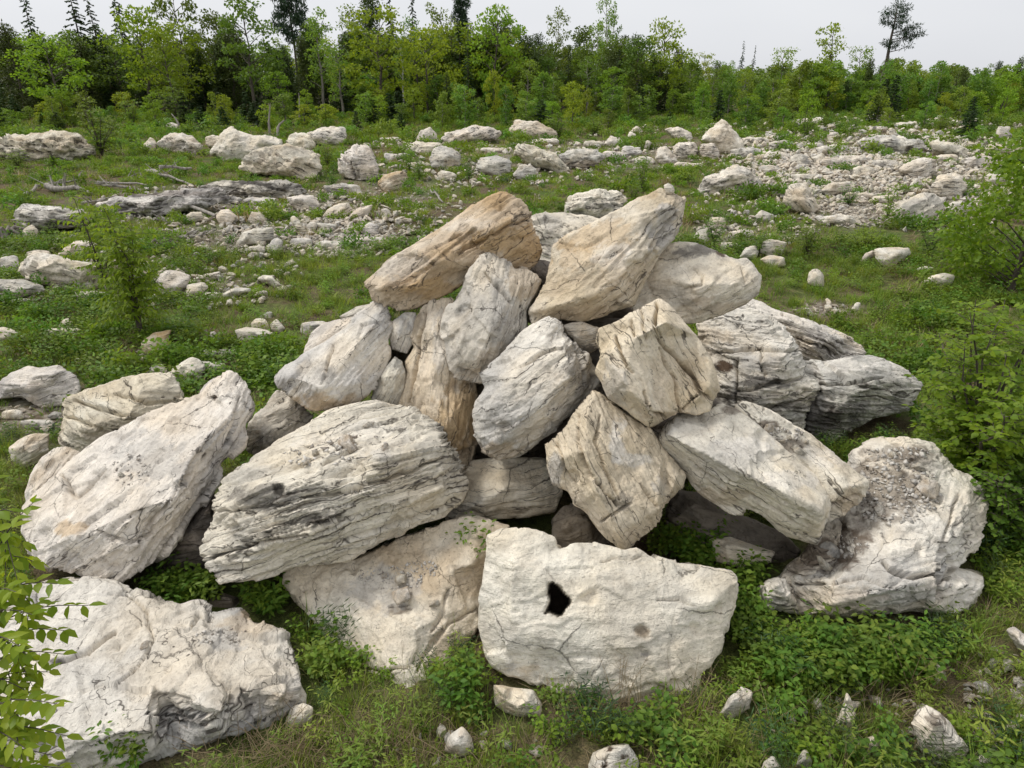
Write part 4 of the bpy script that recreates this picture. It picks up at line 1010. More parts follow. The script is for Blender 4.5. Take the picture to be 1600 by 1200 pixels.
# broken ledges and half-buried rock breaking through the turf
MORE = [ # cx, foot y, w, h, palette, label
 (30, 480, 60, 14, 'g', "low grey rock end under the flat slab at the left frame edge"), (150, 470, 70, 16, 'w', "pale shelf of rock below the broken outcrop"), (205, 442, 40, 20, 'w', "pale rock just left of the small leafy tree's crown"), (330, 470, 30, 14, 'w', "pale rock tip right of the stepped outcrop patch"),
 (235, 470, 34, 16, 'w', "white rock seen through the small leafy tree"), (60, 402, 50, 12, 'c', "thin cream rock rim above the broken outcrop"), (15, 425, 30, 26, 'g', "rounded grey rock at the left frame edge above the flat slab"),
 (400, 395, 36, 12, 'w', "flat white rock just below the wide grey boulder"), (470, 385, 40, 14, 'g', "grey rock at the left end of the left rubble patch"), (515, 390, 50, 14, 'w', "white flat rock at the front of the left rubble patch"), (560, 385, 44, 14, 'w', "broken white rock at the right end of the left rubble patch"), (505, 360, 40, 12, 'g', "grey rock at the back of the left rubble patch"),
 (590, 380, 30, 10, 'w', "small white ledge right of the left rubble patch"), (350, 318, 60, 12, 'b', "thin black-edged bed sticking out below the grey ledge"), (410, 322, 60, 14, 'g', "grey rock bed at the foot of the grey layered ledge"), (120, 345, 50, 12, 'b', "dark bed joining the white-topped ledge to the bush"), (480, 320, 36, 14, 'w', "white rubble block right of the grey layered ledge"),
 (620, 250, 50, 12, 'g', "flat grey bed behind the tan slab on the slope"), (650, 262, 36, 10, 'w', "low white bed left of the triangular grey boulder"), (770, 238, 40, 8, 'c', "thin cream bed above the flat-faced grey block"), (850, 225, 50, 8, 'w', "thin white bed under the humped cream boulder"), (610, 222, 40, 8, 'w', "thin white bed at the wood's edge left of the grey rounded boulder"),
 (960, 250, 46, 14, 'g', "grey bed right of the striped tan-footed boulder"), (985, 245, 34, 18, 'g', "blocky grey bed before the rounded tan boulder"), (1010, 256, 36, 12, 'w', "white bed below the rounded tan boulder"), (930, 230, 36, 10, 'w', "white rim above the striped tan-footed boulder"), (1075, 262, 60, 8, 'c', "thin cream bed in the grass below the banded ledges"),
 (1180, 222, 50, 8, 'w', "flat white bed right of the tall pointed boulder"), (1170, 245, 60, 14, 'g', "grey bed below the tall pointed boulder's right foot"), (1215, 250, 50, 14, 'w', "white bed above the grey block of the rubble"), (1300, 240, 60, 14, 'g', "layered grey bed before the boxy capping stone"), (1330, 256, 50, 14, 'w', "white broken bed under the upright pale stone"),
 (1380, 262, 50, 14, 'g', "grey broken bed below the stacked ledge"), (1350, 275, 44, 16, 'w', "white block in the middle of the rubble field"), (1200, 272, 40, 14, 'w', "white block at the rubble field's left end"), (1300, 262, 36, 16, 'c', "cream block in the rubble field, left of its middle"), (1255, 282, 40, 12, 'w', "flat white block at the rubble field's front"),
 (1420, 325, 60, 12, 'w', "white shattered bed before the grey sloping boulder"), (1385, 318, 44, 14, 'c', "cream shattered bed left of the grey sloping boulder"), (1500, 335, 50, 20, 'g', "grey rock right of the grey sloping boulder"), (1530, 262, 50, 20, 'w', "white rock near the sloping pale slab"), (1555, 240, 40, 16, 'c', "cream rock below the squarish far stone"),
 (1480, 255, 40, 14, 'c', "tan rock between the sloping slab and the fractured boulder"), (1560, 290, 50, 20, 'w', "white rock at the right above the tall dense bush"), (1420, 200, 60, 10, 'w', "white bed on the far rise right of the grey mound"), (1370, 205, 40, 8, 'w', "thin white bed on the far rise below the grey mound"), (1270, 195, 50, 12, 'w', "white rocks behind the wide bush on the rise"),
 (1500, 198, 50, 10, 'w', "white bed below the pale stones by the small spruce"), (1310, 350, 80, 14, 'w', "pale gravelly bed at the bottom of the bare patch"), (1345, 310, 60, 10, 'c', "cream gravelly bed crossing the bare patch"), (1120, 360, 30, 20, 'c', "cream rock right of the round grey brush stone"), (1160, 372, 36, 14, 'w', "white rock among the brush right of the heap top"),
 (1140, 395, 36, 18, 'w', "white rock directly above the dark-crusted boulder"), (60, 670, 60, 16, 'g', "flat grey rock below the round-edged boulder"), (20, 655, 40, 16, 'c', "cream flat rock at the left frame edge"), (330, 585, 60, 22, 'g', "grey rock in herbs right of the whitish lumpy rock"), (360, 560, 44, 16, 'g', "grey low rock behind the yellowish bush"), (500, 525, 60, 24, 'g', "grey slab rim left of the pointed boulder's back"),
]
def more_rock():
    rnd = random.Random(61)
    for cx, by, w, h, pal, lab in MORE:
        n = 9; o = []
        for i in range(n):
            a = 2 * math.pi * i / n + rnd.uniform(-.25, .25); r = rnd.uniform(.78, 1.12)
            x = math.copysign(abs(math.cos(a)) ** .7, math.cos(a)); y = math.copysign(abs(math.sin(a)) ** .7, math.sin(a))
            o.append((cx + w * .5 * r * x, by - h * .5 - h * .5 * r * y))
        flat = 'bed' in lab or 'ledge' in lab or 'shelf' in lab
        boulder(lab, o, phi=rnd.uniform(-8, 8), pal=pal, strata=1.8 if flat else 1.0, bed=.12, facet=1.5, B=.9 if flat else .6, lichen=.7, name="rock_ledge" if flat else "boulder", cat="rock ledge" if flat else "boulder")
more_rock()

# ------------------------------------------------------------------ loose stones of the rubble patches: shared shapes, each stone its own object
STONE_MESHES = []
def stone_shapes():
    rnd = np.random.default_rng(5)
    for k in range(9):
        bm = bmesh.new()
        n = 10
        pts = rnd.normal(size=(n, 3)); pts /= np.linalg.norm(pts, axis=1)[:, None]
        pts *= np.array([0.5, 0.4, 0.33]) * rnd.uniform(0.8, 1.1, (n, 1))
        for p in pts: bm.verts.new(p)
        bmesh.ops.convex_hull(bm, input=bm.verts[:])
        loose = [v for v in bm.verts if not v.link_faces]
        bmesh.ops.delete(bm, geom=loose, context='VERTS')
        tmp = bpy.data.meshes.new("tmp"); bm.to_mesh(tmp); bm.free()
        V = [tuple(v.co) for v in tmp.vertices]; F = [tuple(p.vertices) for p in tmp.polygons]
        me, co = remesh(V, F, 0.045)
        a = rnd.uniform(-0.4, 0.4)
        fr = np.array([[math.cos(a), 0, math.sin(a)], [0, 1, 0], [-math.sin(a), 0, math.cos(a)]])
        weather(me, co, mesh_edges(me), fr, 0.6, 500 + k, strata=0.9, facet=1.8, pal='wcgcwcgwc'[k], lichen=.6, rounding=0, far=1.4)
        me.name = "stone"
        STONE_MESHES.append(me)
stone_shapes()

RUBBLE = [   # cx, cy, rx, ry, how many, size in px (min, max), label, group
 (1300, 268, 118, 26, 90, (6, 18), "pale angular stone among the rubble field, right background", "stones of the rubble field"),
 (1330, 330, 60, 20, 18, (5, 12), "small stone on the gravelly bare patch below the rubble field", "stones on the gravel patch"),
 (1490, 260, 90, 50, 34, (6, 16), "pale stone scattered between the ledges and brush at far right", "stones at far right"),
 (1450, 195, 130, 18, 26, (6, 16), "pale stone along the saplings' edge, right background", "stones along the saplings"),
 (1230, 205, 90, 16, 18, (6, 16), "pale stone on the rise behind the rubble field", "stones on the rise"),
 (1000, 225, 110, 26, 26, (6, 14), "small pale stone in the grass near the banded ledges", "stones by the banded ledges"),
 (1000, 270, 120, 16, 18, (6, 13), "small white stone on the grass strip beyond the heap", "stones beyond the heap"),
 (535, 372, 62, 22, 48, (6, 17), "grey-white stone in the rubble patch on the left slope", "stones of the left rubble patch"),
 (420, 372, 70, 24, 22, (5, 13), "small stone around the wide grey boulder on the left slope", "stones on the left slope"),
 (330, 366, 60, 16, 24, (4, 11), "pebble-like stone on mossy ground near the stump", "small stones near the stump"),
 (680, 315, 60, 40, 30, (5, 13), "small white stone in the grass behind the tan top slab", "stones behind the top slab"),
 (720, 285, 45, 12, 10, (8, 18), "pale stone of the small group below the triangular grey boulder", "stones below the grey boulder"),
 (1150, 372, 70, 34, 18, (7, 16), "pale stone in the brush to the right of the heap", "stones in the brush"),
 (600, 345, 60, 40, 22, (5, 12), "white stone in the grass by the left rubble", "stones by the left rubble"),
 (290, 450, 60, 22, 20, (8, 22), "pale rock fragment in the grass beyond the small leafy tree", "fragments beyond the small tree"),
 (200, 570, 110, 26, 10, (8, 22), "grey stone half hidden in the herbs left of the heap", "stones in the herbs"),
 (60, 640, 70, 40, 14, (8, 24), "pale flat fragment on the bare ground at the left edge", "fragments at the left edge"),
 (1560, 1110, 60, 80, 20, (10, 34), "pale cobble on the grassy ground at the lower right edge", "cobbles at the lower right"),
 (1280, 485, 40, 8, 8, (8, 26), "flat white fragment on bare soil right of the heap", "fragments on bare soil"),
 (880, 300, 120, 24, 16, (5, 13), "little white stone in the grass between the heap and far boulders", "stones in the far grass"),
 (1380, 1140, 180, 50, 16, (12, 32), "pale cobble in the grass at the lower right foreground", "cobbles in the right foreground"),
 (740, 1165, 120, 24, 6, (12, 26), "dirt-stained small stone in the foreground grass", "foreground small stones"),
]
SMALL_STONES = []                 # those too small to single out: one object of rubble, below
def rubble():
    rnd = random.Random(21)
    spec = []
    for cx, cy, rx, ry, n, (s0, s1), lab, grp in RUBBLE:
        for _ in range(int(n * 1.5)):
            a, r = rnd.random() * 6.283, math.sqrt(rnd.random())
            px, py = cx + rx * r * math.cos(a), cy + ry * r * math.sin(a)
            spec.append(((s0 + (s1 - s0) * rnd.random() ** 1.8), px, py, lab, grp))
    spec.sort(key=lambda t: -t[0])
    for k, (spx, px, py, lab, grp) in enumerate(spec):
        Y = ground_Y(px, py); D = depth_at(px, py, Y)
        s = spx * D / FPX
        p = at(px, py, Y)
        loc = (p.x, p.y, h1(p.x, p.y) + s * 0.16)
        scl = (s * rnd.uniform(0.9, 1.4), s * rnd.uniform(0.8, 1.2), s * rnd.uniform(0.7, 1.25))
        rot = (rnd.uniform(-.4, .4), rnd.uniform(-.4, .4), rnd.uniform(0, 6.28))
        j = rnd.randrange(len(STONE_MESHES))
        if k >= 230:
            SMALL_STONES.append((loc, rot, scl, j))
            continue
        o = link(bpy.data.objects.new("stone", STONE_MESHES[j]))
        o.location, o.scale, o.rotation_euler = loc, scl, rot
        hue = ("white", "cream", "grey", "cream", "white", "cream", "grey", "white", "cream")[j]
        words = lab.split()
        if words[0] in ("pale", "small", "white", "grey-white", "grey", "little"): words = words[1:]
        big = "sizeable" if spx > 15 else ("middling" if spx > 11 else "small")
        shape = "flat" if scl[2] < 0.8 * s else ("upright" if scl[2] > 1.1 * s else ("long" if scl[0] > 1.25 * s else "blocky"))
        tag(o, " ".join([big, shape, hue] + words), "stone", grp)
rubble()

# stones and chips lying on the big blocks
bpy.context.view_layer.update()
def bvh_of(o):
    me = o.data
    n = len(me.vertices); co = np.empty(n * 3, np.float32); me.vertices.foreach_get("co", co)
    V = co.reshape(-1, 3) + np.array(o.location)
    F = np.empty(len(me.polygons) * 4, np.int32); me.loops.foreach_get("vertex_index", F)
    return BVHTree.FromPolygons([tuple(v) for v in V.tolist()], [tuple(f) for f in F.reshape(-1, 4).tolist()])
BVH = {k: bvh_of(o) for k, o in (('F1', F1), ('F2', F2), ('F3', F3), ('F4', F4), ('F5', F5), ('R1', R1), ('R1B', R1B), ('R2', R2), ('M11', M11))}
def hit(key, px, py):
    return BVH[key].ray_cast(Vector((0, 0, CAM_H)), ray(px, py))[:2]

ON = [  # rock, px, py, size px (w, h flattening), label
 ('R1B', 1246, 702, 30, .5, "oval tan pebble in the litter on the plank-like slab"),
 ('R1B', 1234, 682, 15, .7, "white pebble in the litter on the plank-like slab"),
 ('R1B', 1222, 690, 12, .7, "tan chip in the litter on the plank-like slab"),
 ('R1B', 1200, 668, 26, .4, "flat grey flake at the upper end of the plank-like slab"),
 ('R1B', 1258, 690, 12, .6, "cream pebble in the litter on the plank-like slab"),
 ('R2', 1444, 764, 56, .45, "smooth flat grey stone on top of the gravel-heaped boulder"),
 ('R2', 1432, 733, 30, .6, "rounded pale stone behind the flat stone on the gravel-heaped boulder"),
 ('R2', 1376, 800, 34, .6, "rough pale stone on the gravel-heaped boulder"),
 ('R2', 1390, 712, 26, .4, "cream flake at the back of the gravel-heaped boulder"),
 ('R2', 1300, 863, 46, .5, "long white stone in dark litter, front of the gravel-heaped boulder"),
 ('R2', 1292, 884, 40, .5, "tan stone in dark litter, front of the gravel-heaped boulder"),
 ('R2', 1362, 718, 24, .4, "grey shard standing in gravel on the right-hand boulder"),
 ('F2', 632, 932, 52, .7, "angular white stone lying on the grey-topped front boulder"),
 ('F2', 628, 905, 40, .5, "flat grey stone behind the angular white one on the front boulder"),
 ('F2', 680, 944, 22, .6, "small wedge of stone right of the angular white one"),
 ('F2', 600, 900, 16, .4, "grey chip on the front boulder"),
 ('F3', 548, 690, 56, .6, "triangular grey flake lying on top of the layered block"),
 ('F3', 495, 710, 22, .6, "angular chip left of the triangular flake on the layered block"),
 ('F3', 480, 728, 18, .6, "small angular chip at the rim of the layered block"),
 ('F3', 575, 664, 24, .5, "grey chip behind the triangular flake on the layered block"),
 ('F3', 600, 700, 18, .5, "thin chip right of the triangular flake on the layered block"),
 ('F4', 190, 742, 20, .4, "thin flake lying on the tilted slab"),
 ('F5', 225, 1010, 22, .5, "small stone lying on the low wavy slab"),
]
def perched():
    rnd = random.Random(77)
    for key, px, py, s, fl, lab in ON:
        loc, nor = hit(key, px, py)
        if loc is None: continue
        D = loc.y * CP - (loc.z - CAM_H) * SP
        s = s * D / FPX
        o = link(bpy.data.objects.new("stone" if s > .08 else "stone_chip", rnd.choice(STONE_MESHES)))
        q = nor.to_track_quat('Z', 'Y')
        o.rotation_euler = (q @ Matrix.Rotation(rnd.uniform(-.5, .5), 4, 'Z').to_quaternion()).to_euler()
        o.scale = (s, s * .8, s * fl * 1.5)
        o.location = loc + nor * s * fl * 0.28
        tag(o, lab, "stone", "stones lying on the blocks")
perched()

def gravel():
    """fine chips and grit lying on the blocks: too small and too many to count"""
    rnd = random.Random(9)
    zones = [('F3', 500, 712, 60, 16, 60, 3, 11), ('F3', 560, 690, 50, 10, 30, 3, 10), ('F2', 610, 905, 50, 22, 90, 2, 7), ('F2', 655, 890, 30, 16, 50, 2, 8), ('R2', 1395, 770, 75, 50, 480, 2, 10), ('R2', 1310, 855, 46, 18, 120, 2, 9), ('R2', 1400, 708, 50, 10, 60, 3, 11),
             ('R1B', 1215, 680, 40, 12, 110, 2, 8), ('F4', 205, 735, 30, 26, 60, 2, 6), ('F5', 350, 996, 44, 14, 80, 2, 7)]
    b = Buf(); tet = np.array([(1, 1, .6), (-1, -.7, .6), (-.6, 1, -.5), (1, -1, -.5), (0, 0, 1)], float)
    tf = [(0, 4, 3), (0, 2, 4), (2, 1, 4), (1, 3, 4), (0, 3, 2), (1, 2, 3)]
    for key, cx, cy, rx, ry, n, s0, s1 in zones:
        for _ in range(n):
            a, r = rnd.random() * 6.283, math.sqrt(rnd.random())
            loc, nor = hit(key, cx + rx * r * math.cos(a), cy + ry * r * math.sin(a))
            if loc is None or nor.z < 0.45: continue
            D = loc.y * CP - (loc.z - CAM_H) * SP
            s = (s0 + (s1 - s0) * rnd.random() ** 2) * D / FPX * 0.5
            R = np.array(Matrix.Rotation(rnd.random() * 6.28, 3, Vector((rnd.gauss(0, 1), rnd.gauss(0, 1), rnd.gauss(0, 1)))))
            v = (tet * np.array([rnd.uniform(.7, 1.4), rnd.uniform(.6, 1.1), rnd.uniform(.4, .8)])) @ R.T * s
            b.add(v + np.array(loc + nor * s * .3), tf)
    m, n, l = mat("grit")
    out = n.new("ShaderNodeOutputMaterial"); p = node(n, "ShaderNodeBsdfPrincipled", Roughness=0.95); g = n.new("ShaderNodeNewGeometry")
    r = ramp(n, [(0.0, (0.26, 0.22, 0.18)), (0.3, (0.42, 0.39, 0.35)), (0.6, (0.52, 0.49, 0.44)), (1.0, (0.66, 0.62, 0.56))])
    l.new(g.outputs['Random Per Island'], r.inputs[0]); l.new(r.outputs[0], p.inputs['Base Color']); l.new(p.outputs[0], out.inputs[0])
    o = link(bpy.data.objects.new("gravel", b.mesh("gravel", m)))
    tag(o, "grit and small chips strewn over the tops of the big blocks", "gravel", kind="stuff")
gravel()

# ------------------------------------------------------------------ plants: shapes
RNG = np.random.default_rng(12)
def unit(v):
    return v / np.maximum(np.linalg.norm(v, axis=1), 1e-9)[:, None]

def leaf_cards(buf, C, axis, nrm, L, W, detail=0):
    """leaves as small folded faces: C base points, axis along the leaf, nrm its upper side"""
    n = len(C)
    L = np.broadcast_to(L, (n,))[:, None]; W = np.broadcast_to(W, (n,))[:, None]
    a = unit(axis); s = unit(np.cross(a, nrm)); u = np.cross(s, a)
    if detail == 0:
        V = np.stack([C, C + a * L * .45 + s * W * .5 + u * W * .12, C + a * L, C + a * L * .45 - s * W * .5 + u * W * .12], 1)
        F = np.array([[0, 1, 2], [0, 2, 3]])
    else:
        V = np.stack([C, C + a * L * .22 + s * W * .36 + u * W * .14, C + a * L * .55 + s * W * .46 + u * W * .12 - u * L * .03, C + a * L - u * L * .16,
                      C + a * L * .55 - s * W * .46 + u * W * .12 - u * L * .03, C + a * L * .22 - s * W * .36 + u * W * .14, C + a * L * .5 - u * L * .02], 1)
        F = np.array([[0, 1, 6], [1, 2, 6], [2, 3, 6], [3, 4, 6], [4, 5, 6], [5, 0, 6]])
    k = V.shape[1]
    buf.add(V.reshape(-1, 3), (F[None] + (np.arange(n) * k)[:, None, None]).reshape(-1, 3))

def blob_leaves(buf, c, r, n, L, W, rng, detail=0, up=0.6):
    """a leaf spray filling an ellipsoid, thicker towards its shell"""
    d = unit(rng.normal(size=(n, 3)))
    C = np.array(c) + d * np.array(r) * (rng.random((n, 1)) ** 0.45)
    ax = d * 0.9 + rng.normal(size=(n, 3)) * 0.7; ax[:, 2] -= 0.25
    nr = rng.normal(size=(n, 3)) * 0.6 + np.array([0, 0, up]) + d * 0.4
    leaf_cards(buf, C, ax, nr, L * rng.uniform(.7, 1.25, n), W * rng.uniform(.7, 1.25, n), detail)

def leafy_tree(seed, H, R, cb, ncl, nlv, L, W, trunk_mat, leaf_mat, lean=0.0, flat=0.5, profile='round', stems=1):
    rng = np.random.default_rng(seed); tb, cbuf = Buf(), Buf()
    pts = [np.array([lean * H * (t ** 1.3) + rng.normal() * .02 * H * t, rng.normal() * .02 * H * t, t * H * .93]) for t in np.linspace(0, 1, 7)]
    r0 = H * .0135 + .015
    tube(tb, [tuple(p) for p in pts], [r0 * (1.25 - 1.12 * t) for t in np.linspace(0, 1, 7)], 7)
    def axis_at(z):
        t = min(max(z / (H * .93), 0), 1) * 6; i = min(int(t), 5); return pts[i] + (pts[i + 1] - pts[i]) * (t - i)
    for k in range(ncl):
        t = cb + (1 - cb) * (k + rng.random()) / ncl
        u = (t - cb) / (1 - cb)
        prof = {'round': math.sin(math.pi * (0.12 + 0.83 * u)) ** .7, 'cone': 1.05 - .85 * u, 'top': .35 + .75 * u if u < .7 else .9 * (1.6 - u), 'col': .75 * math.sin(math.pi * (.15 + .75 * u)) ** .4}[profile]
        a = k * 2.4 + rng.normal() * .5
        rr = R * prof * (0.35 + 0.65 * rng.random() ** .6)
        base = axis_at(t * H - rr * .55)
        c = axis_at(t * H) * np.array([1, 1, 0]) + np.array([math.cos(a) * rr, math.sin(a) * rr, t * H + rng.normal() * .02 * H])
        mid = (base + c) / 2 + np.array([0, 0, .08 * rr])
        tube(tb, [tuple(base), tuple(mid), tuple(c)], [r0 * .34, r0 * .22, r0 * .08], 4)
        cr = R * rng.uniform(.26, .46)
        blob_leaves(cbuf, c, (cr, cr, cr * flat), int(nlv * rng.uniform(.6, 1.3)), L, W, rng)
    return tb.mesh("trunk", trunk_mat, True), cbuf.mesh("crown", leaf_mat)

def spruce(seed, H, R, mat_, n=95, droop=.35, gap=0.0, base=.06, trunk_mat=None):
    rng = np.random.default_rng(seed); tb, cb = Buf(), Buf()
    tube(tb, [(0, 0, 0), (rng.normal() * .01 * H, 0, H * .5), (0, 0, H)], [H * .013 + .01, H * .009, .01], 6)
    for k in range(n):
        t = base + (1 - base) * ((k + rng.random()) / n) ** .95
        if rng.random() < gap: continue
        a = k * 2.399 + rng.normal() * .4
        ln = R * (1.03 - t) ** .85 * rng.uniform(.65, 1.15) + .06
        d = np.array([math.cos(a), math.sin(a), 0]); z0 = t * H
        m = max(5, int(16 * ln / R) + 3)
        s = np.linspace(.15, 1, m)[:, None]
        P = np.array([0, 0, z0]) + d * ln * s + np.array([0, 0, 1]) * (-droop * ln * s ** 1.5 + .12 * ln * s ** 3)
        P = np.repeat(P, 3, 0); s3 = np.repeat(s, 3, 0)
        side = np.array([-d[1], d[0], 0]); sg = np.tile([-1.0, 1.0, 0.0], m)[:, None]
        ax = d * .7 + side * sg * .9 + np.array([0, 0, -.25]) + rng.normal(size=P.shape) * .2
        leaf_cards(cb, P, ax, rng.normal(size=P.shape) * .4 + np.array([0, 0, 1]), (.10 + .20 * ln * (1.15 - s3[:, 0])) * rng.uniform(.7, 1.3, len(P)) * max(1, H / 9), .12 * max(1, H / 7) * rng.uniform(.7, 1.4, len(P)))
        if ln > .5: tube(tb, [(0, 0, z0), tuple(P[-1])], [.012 * H / 8, .004], 3)
    return tb.mesh("trunk", trunk_mat or M_BARK, True), cb.mesh("crown", mat_)

def white_pine(seed, H, R, cb0=.45, n=22):
    rng = np.random.default_rng(seed); tb, cb = Buf(), Buf()
    tube(tb, [(0, 0, 0), (.1, 0, H * .4), (rng.normal() * .15, 0, H * .75), (0, 0, H)], [H * .014, H * .012, H * .007, .02], 7)
    for k in range(n):
        t = cb0 + (1 - cb0) * (k + .5) / n
        a = k * 2.4 + rng.normal() * .3
        ln = R * (1.1 - .75 * (t - cb0) / (1 - cb0)) * rng.uniform(.5, 1.1)
        d = np.array([math.cos(a), math.sin(a), .18]); c0 = np.array([0, 0, t * H])
        tube(tb, [tuple(c0), tuple(c0 + d * ln)], [.05, .015], 4)
        for q in (.5, .75, 1.0):
            c = c0 + d * ln * q + rng.normal(size=3) * .1
            blob_leaves(cb, c, (ln * .28 + .2, ln * .28 + .2, .26), 70, .46, .11, rng, up=1.0)
    return tb.mesh("trunk", M_BARK, True), cb.mesh("crown", M_PINE)

def twig_leaves(tb, cb, pts, r, L, W, step, rng, detail=1, droop=.35, spread=1.0):
    """a twig with alternate leaves"""
    pts = [np.array(p, float) for p in pts]
    tube(tb, [tuple(p) for p in pts], list(np.linspace(r, r * .35, len(pts))), 5)
    C, A, N = [], [], []
    sgn = 1
    for i in range(len(pts) - 1):
        d = pts[i + 1] - pts[i]; ln = np.linalg.norm(d)
        if ln < 1e-5: continue
        d = d / ln
        side = np.cross(d, [0, 0, 1.0]); side /= max(np.linalg.norm(side), 1e-3)
        for q in np.arange(step * .5, ln, step):
            sgn = -sgn
            C.append(pts[i] + d * q)
            A.append(d * .55 + side * sgn * .85 * spread + np.array([0, 0, -droop]) + rng.normal(size=3) * .22)
            N.append(np.array([0, 0, 1.0]) + rng.normal(size=3) * .35 + side * sgn * .2)
    C.append(pts[-1]); A.append(pts[-1] - pts[-2] + rng.normal(size=3) * .02); N.append(np.array([0, 0, 1.0]))
    n = len(C)
    leaf_cards(cb, np.array(C), np.array(A), np.array(N), L * rng.uniform(.7, 1.2, n), W * rng.uniform(.75, 1.2, n), detail)

def leafy_shrub(seed, H, R, nst, ntw, L, W, leaf_mat, detail=1, step=.045, twig=.45, low=.12, trunk_mat=None, droop=.35):
    """several stems from one base, each with leafy twigs"""
    rng = np.random.default_rng(seed); tb, cb = Buf(), Buf()
    for s in range(nst):
        a = s * 2.4 + rng.normal() * .4
        out = R * rng.uniform(.25, .95) * (0 if nst == 1 else 1)
        top = np.array([math.cos(a) * out, math.sin(a) * out, H * (1 - .45 * (out / max(R, .01)) ** 2) * rng.uniform(.85, 1.02)])
        P = [top * np.array([t ** 1.4, t ** 1.4, t]) + rng.normal(size=3) * .02 * H * t for t in np.linspace(0, 1, 6)]
        tube(tb, [tuple(p) for p in P], list(np.linspace(.011 * H + .006, .004, 6)), 5)
        for k in range(ntw):
            t = low + (1 - low) * (k + rng.random()) / ntw
            i = min(int(t * 5), 4); b = P[i] + (P[i + 1] - P[i]) * (t * 5 - i)
            aa = k * 2.4 + rng.normal() * .6 + s
            ln = twig * rng.uniform(.6, 1.3) * (1.15 - .6 * t)
            d = np.array([math.cos(aa), math.sin(aa), rng.uniform(.1, .6)])
            twig_leaves(tb, cb, [b, b + d * ln * .5, b + d * ln + np.array([0, 0, -.18 * ln])], .005, L, W, step, rng, detail, droop)
    return tb.mesh("stem", trunk_mat or M_BARK, True), cb.mesh("foliage", leaf_mat)

# ------------------------------------------------------------------ trees of the wood
def put(name, meshes, loc, s=1.0, rz=0.0, label=None, cat=None, group=None, parts=("trunk", "crown"), sx=None):
    e = link(bpy.data.objects.new(name, None)); e.location = loc; e.rotation_euler = (0, 0, rz); e.empty_display_size = .2
    e.scale = (s * (sx or 1), s * (sx or 1), s)
    for pn, me in zip(parts, meshes):
        link(bpy.data.objects.new(pn, me), e)
    tag(e, label, cat, group)
    return e

KIND = {
 'm': [leafy_tree(k, 10, 3.2, .25, 26, 78, .34, .25, M_BARK, M_MAPLE, flat=.36, lean=l) for k, l in ((1, 0), (2, .04), (3, -.05))],
 'M': [leafy_tree(k, 10, 2.9, .40, 15, 60, .32, .25, M_BARK, M_MAPLE, flat=.4, lean=.06, profile='top') for k in (8, 9)],
 'd': [leafy_tree(k, 10, 3.0, .3, 24, 85, .34, .24, M_BARK, M_DARKLEAF, flat=.42) for k in (11, 12)],
 'p': [leafy_tree(k, 10, 2.0, .3, 22, 66, .26, .19, M_PALEBARK, M_POPLAR, flat=.75, profile='col') for k in (21, 22, 23)],
 'b': [leafy_tree(k, 10, 1.7, .42, 18, 62, .24, .18, M_BIRCH, M_POPLAR, flat=.8, profile='col') for k in (31, 32)],
 's': [spruce(k, 10, 1.9, M_NEEDLE, 105, .35, g) for k, g in ((41, .05), (42, .28))],
 'c': [leafy_tree(k, 10, 1.9, .06, 40, 90, .34, .13, M_BARK, M_CEDAR, flat=.9, profile='cone') for k in (51, 52)],
 'w': [white_pine(61, 10, 2.6), white_pine(62, 10, 2.2, .55, 16)],
 'y': [leafy_tree(k, 5, 1.25, .08, 20, 70, .24, .17, M_PALEBARK, M_POPLAR, flat=.8, profile='col') for k in (71, 72, 73)],
 'Y': [leafy_tree(k, 5, 1.5, .1, 18, 75, .25, .19, M_BARK, M_MAPLE, flat=.6, profile='round') for k in (75, 76)],
 'k': [spruce(k, 3, .95, M_NEEDLE, 60, .25, 0, .04) for k in (81, 82)],
}
NAMES = {'m': ("maple_tree", "tree"), 'M': ("maple_tree", "tree"), 'd': ("broadleaf_tree", "tree"), 'p': ("poplar_tree", "tree"), 'b': ("birch_tree", "tree"), 's': ("spruce_tree", "tree"), 'c': ("cedar_tree", "tree"),
         'w': ("pine_tree", "tree"), 'y': ("poplar_sapling", "sapling"), 'Y': ("maple_sapling", "sapling"), 'k': ("young_spruce", "sapling")}
REFH = {k: (5 if k in 'yY' else 3 if k == 'k' else 10) for k in KIND}
REFR = {'m': 3.6, 'M': 3.2, 'd': 3.4, 'p': 2.2, 'b': 1.9, 's': 2.2, 'c': 2.0, 'w': 2.8, 'y': 1.35, 'Y': 1.7, 'k': .95}

def tree_at(kind, px, top, wpx, Y, var, label, group=None):
    p = at(px, 180, Y); g = h1(p.x, Y)
    d = ray(px, top); zt = CAM_H + d.z * Y / d.y
    H = zt - g; D = depth_at(px, top, Y)
    X = (px - 800) / FPX * D
    s = H / REFH[kind]
    sx = (wpx * .5 * D / FPX) / (REFR[kind] * s)
    return put(NAMES[kind][0], KIND[kind][var % len(KIND[kind])], (X, Y, g - .05), s, (px * 1.7 + var) % 6.28, label, NAMES[kind][1], group, sx=max(.5, min(1.7, sx)))

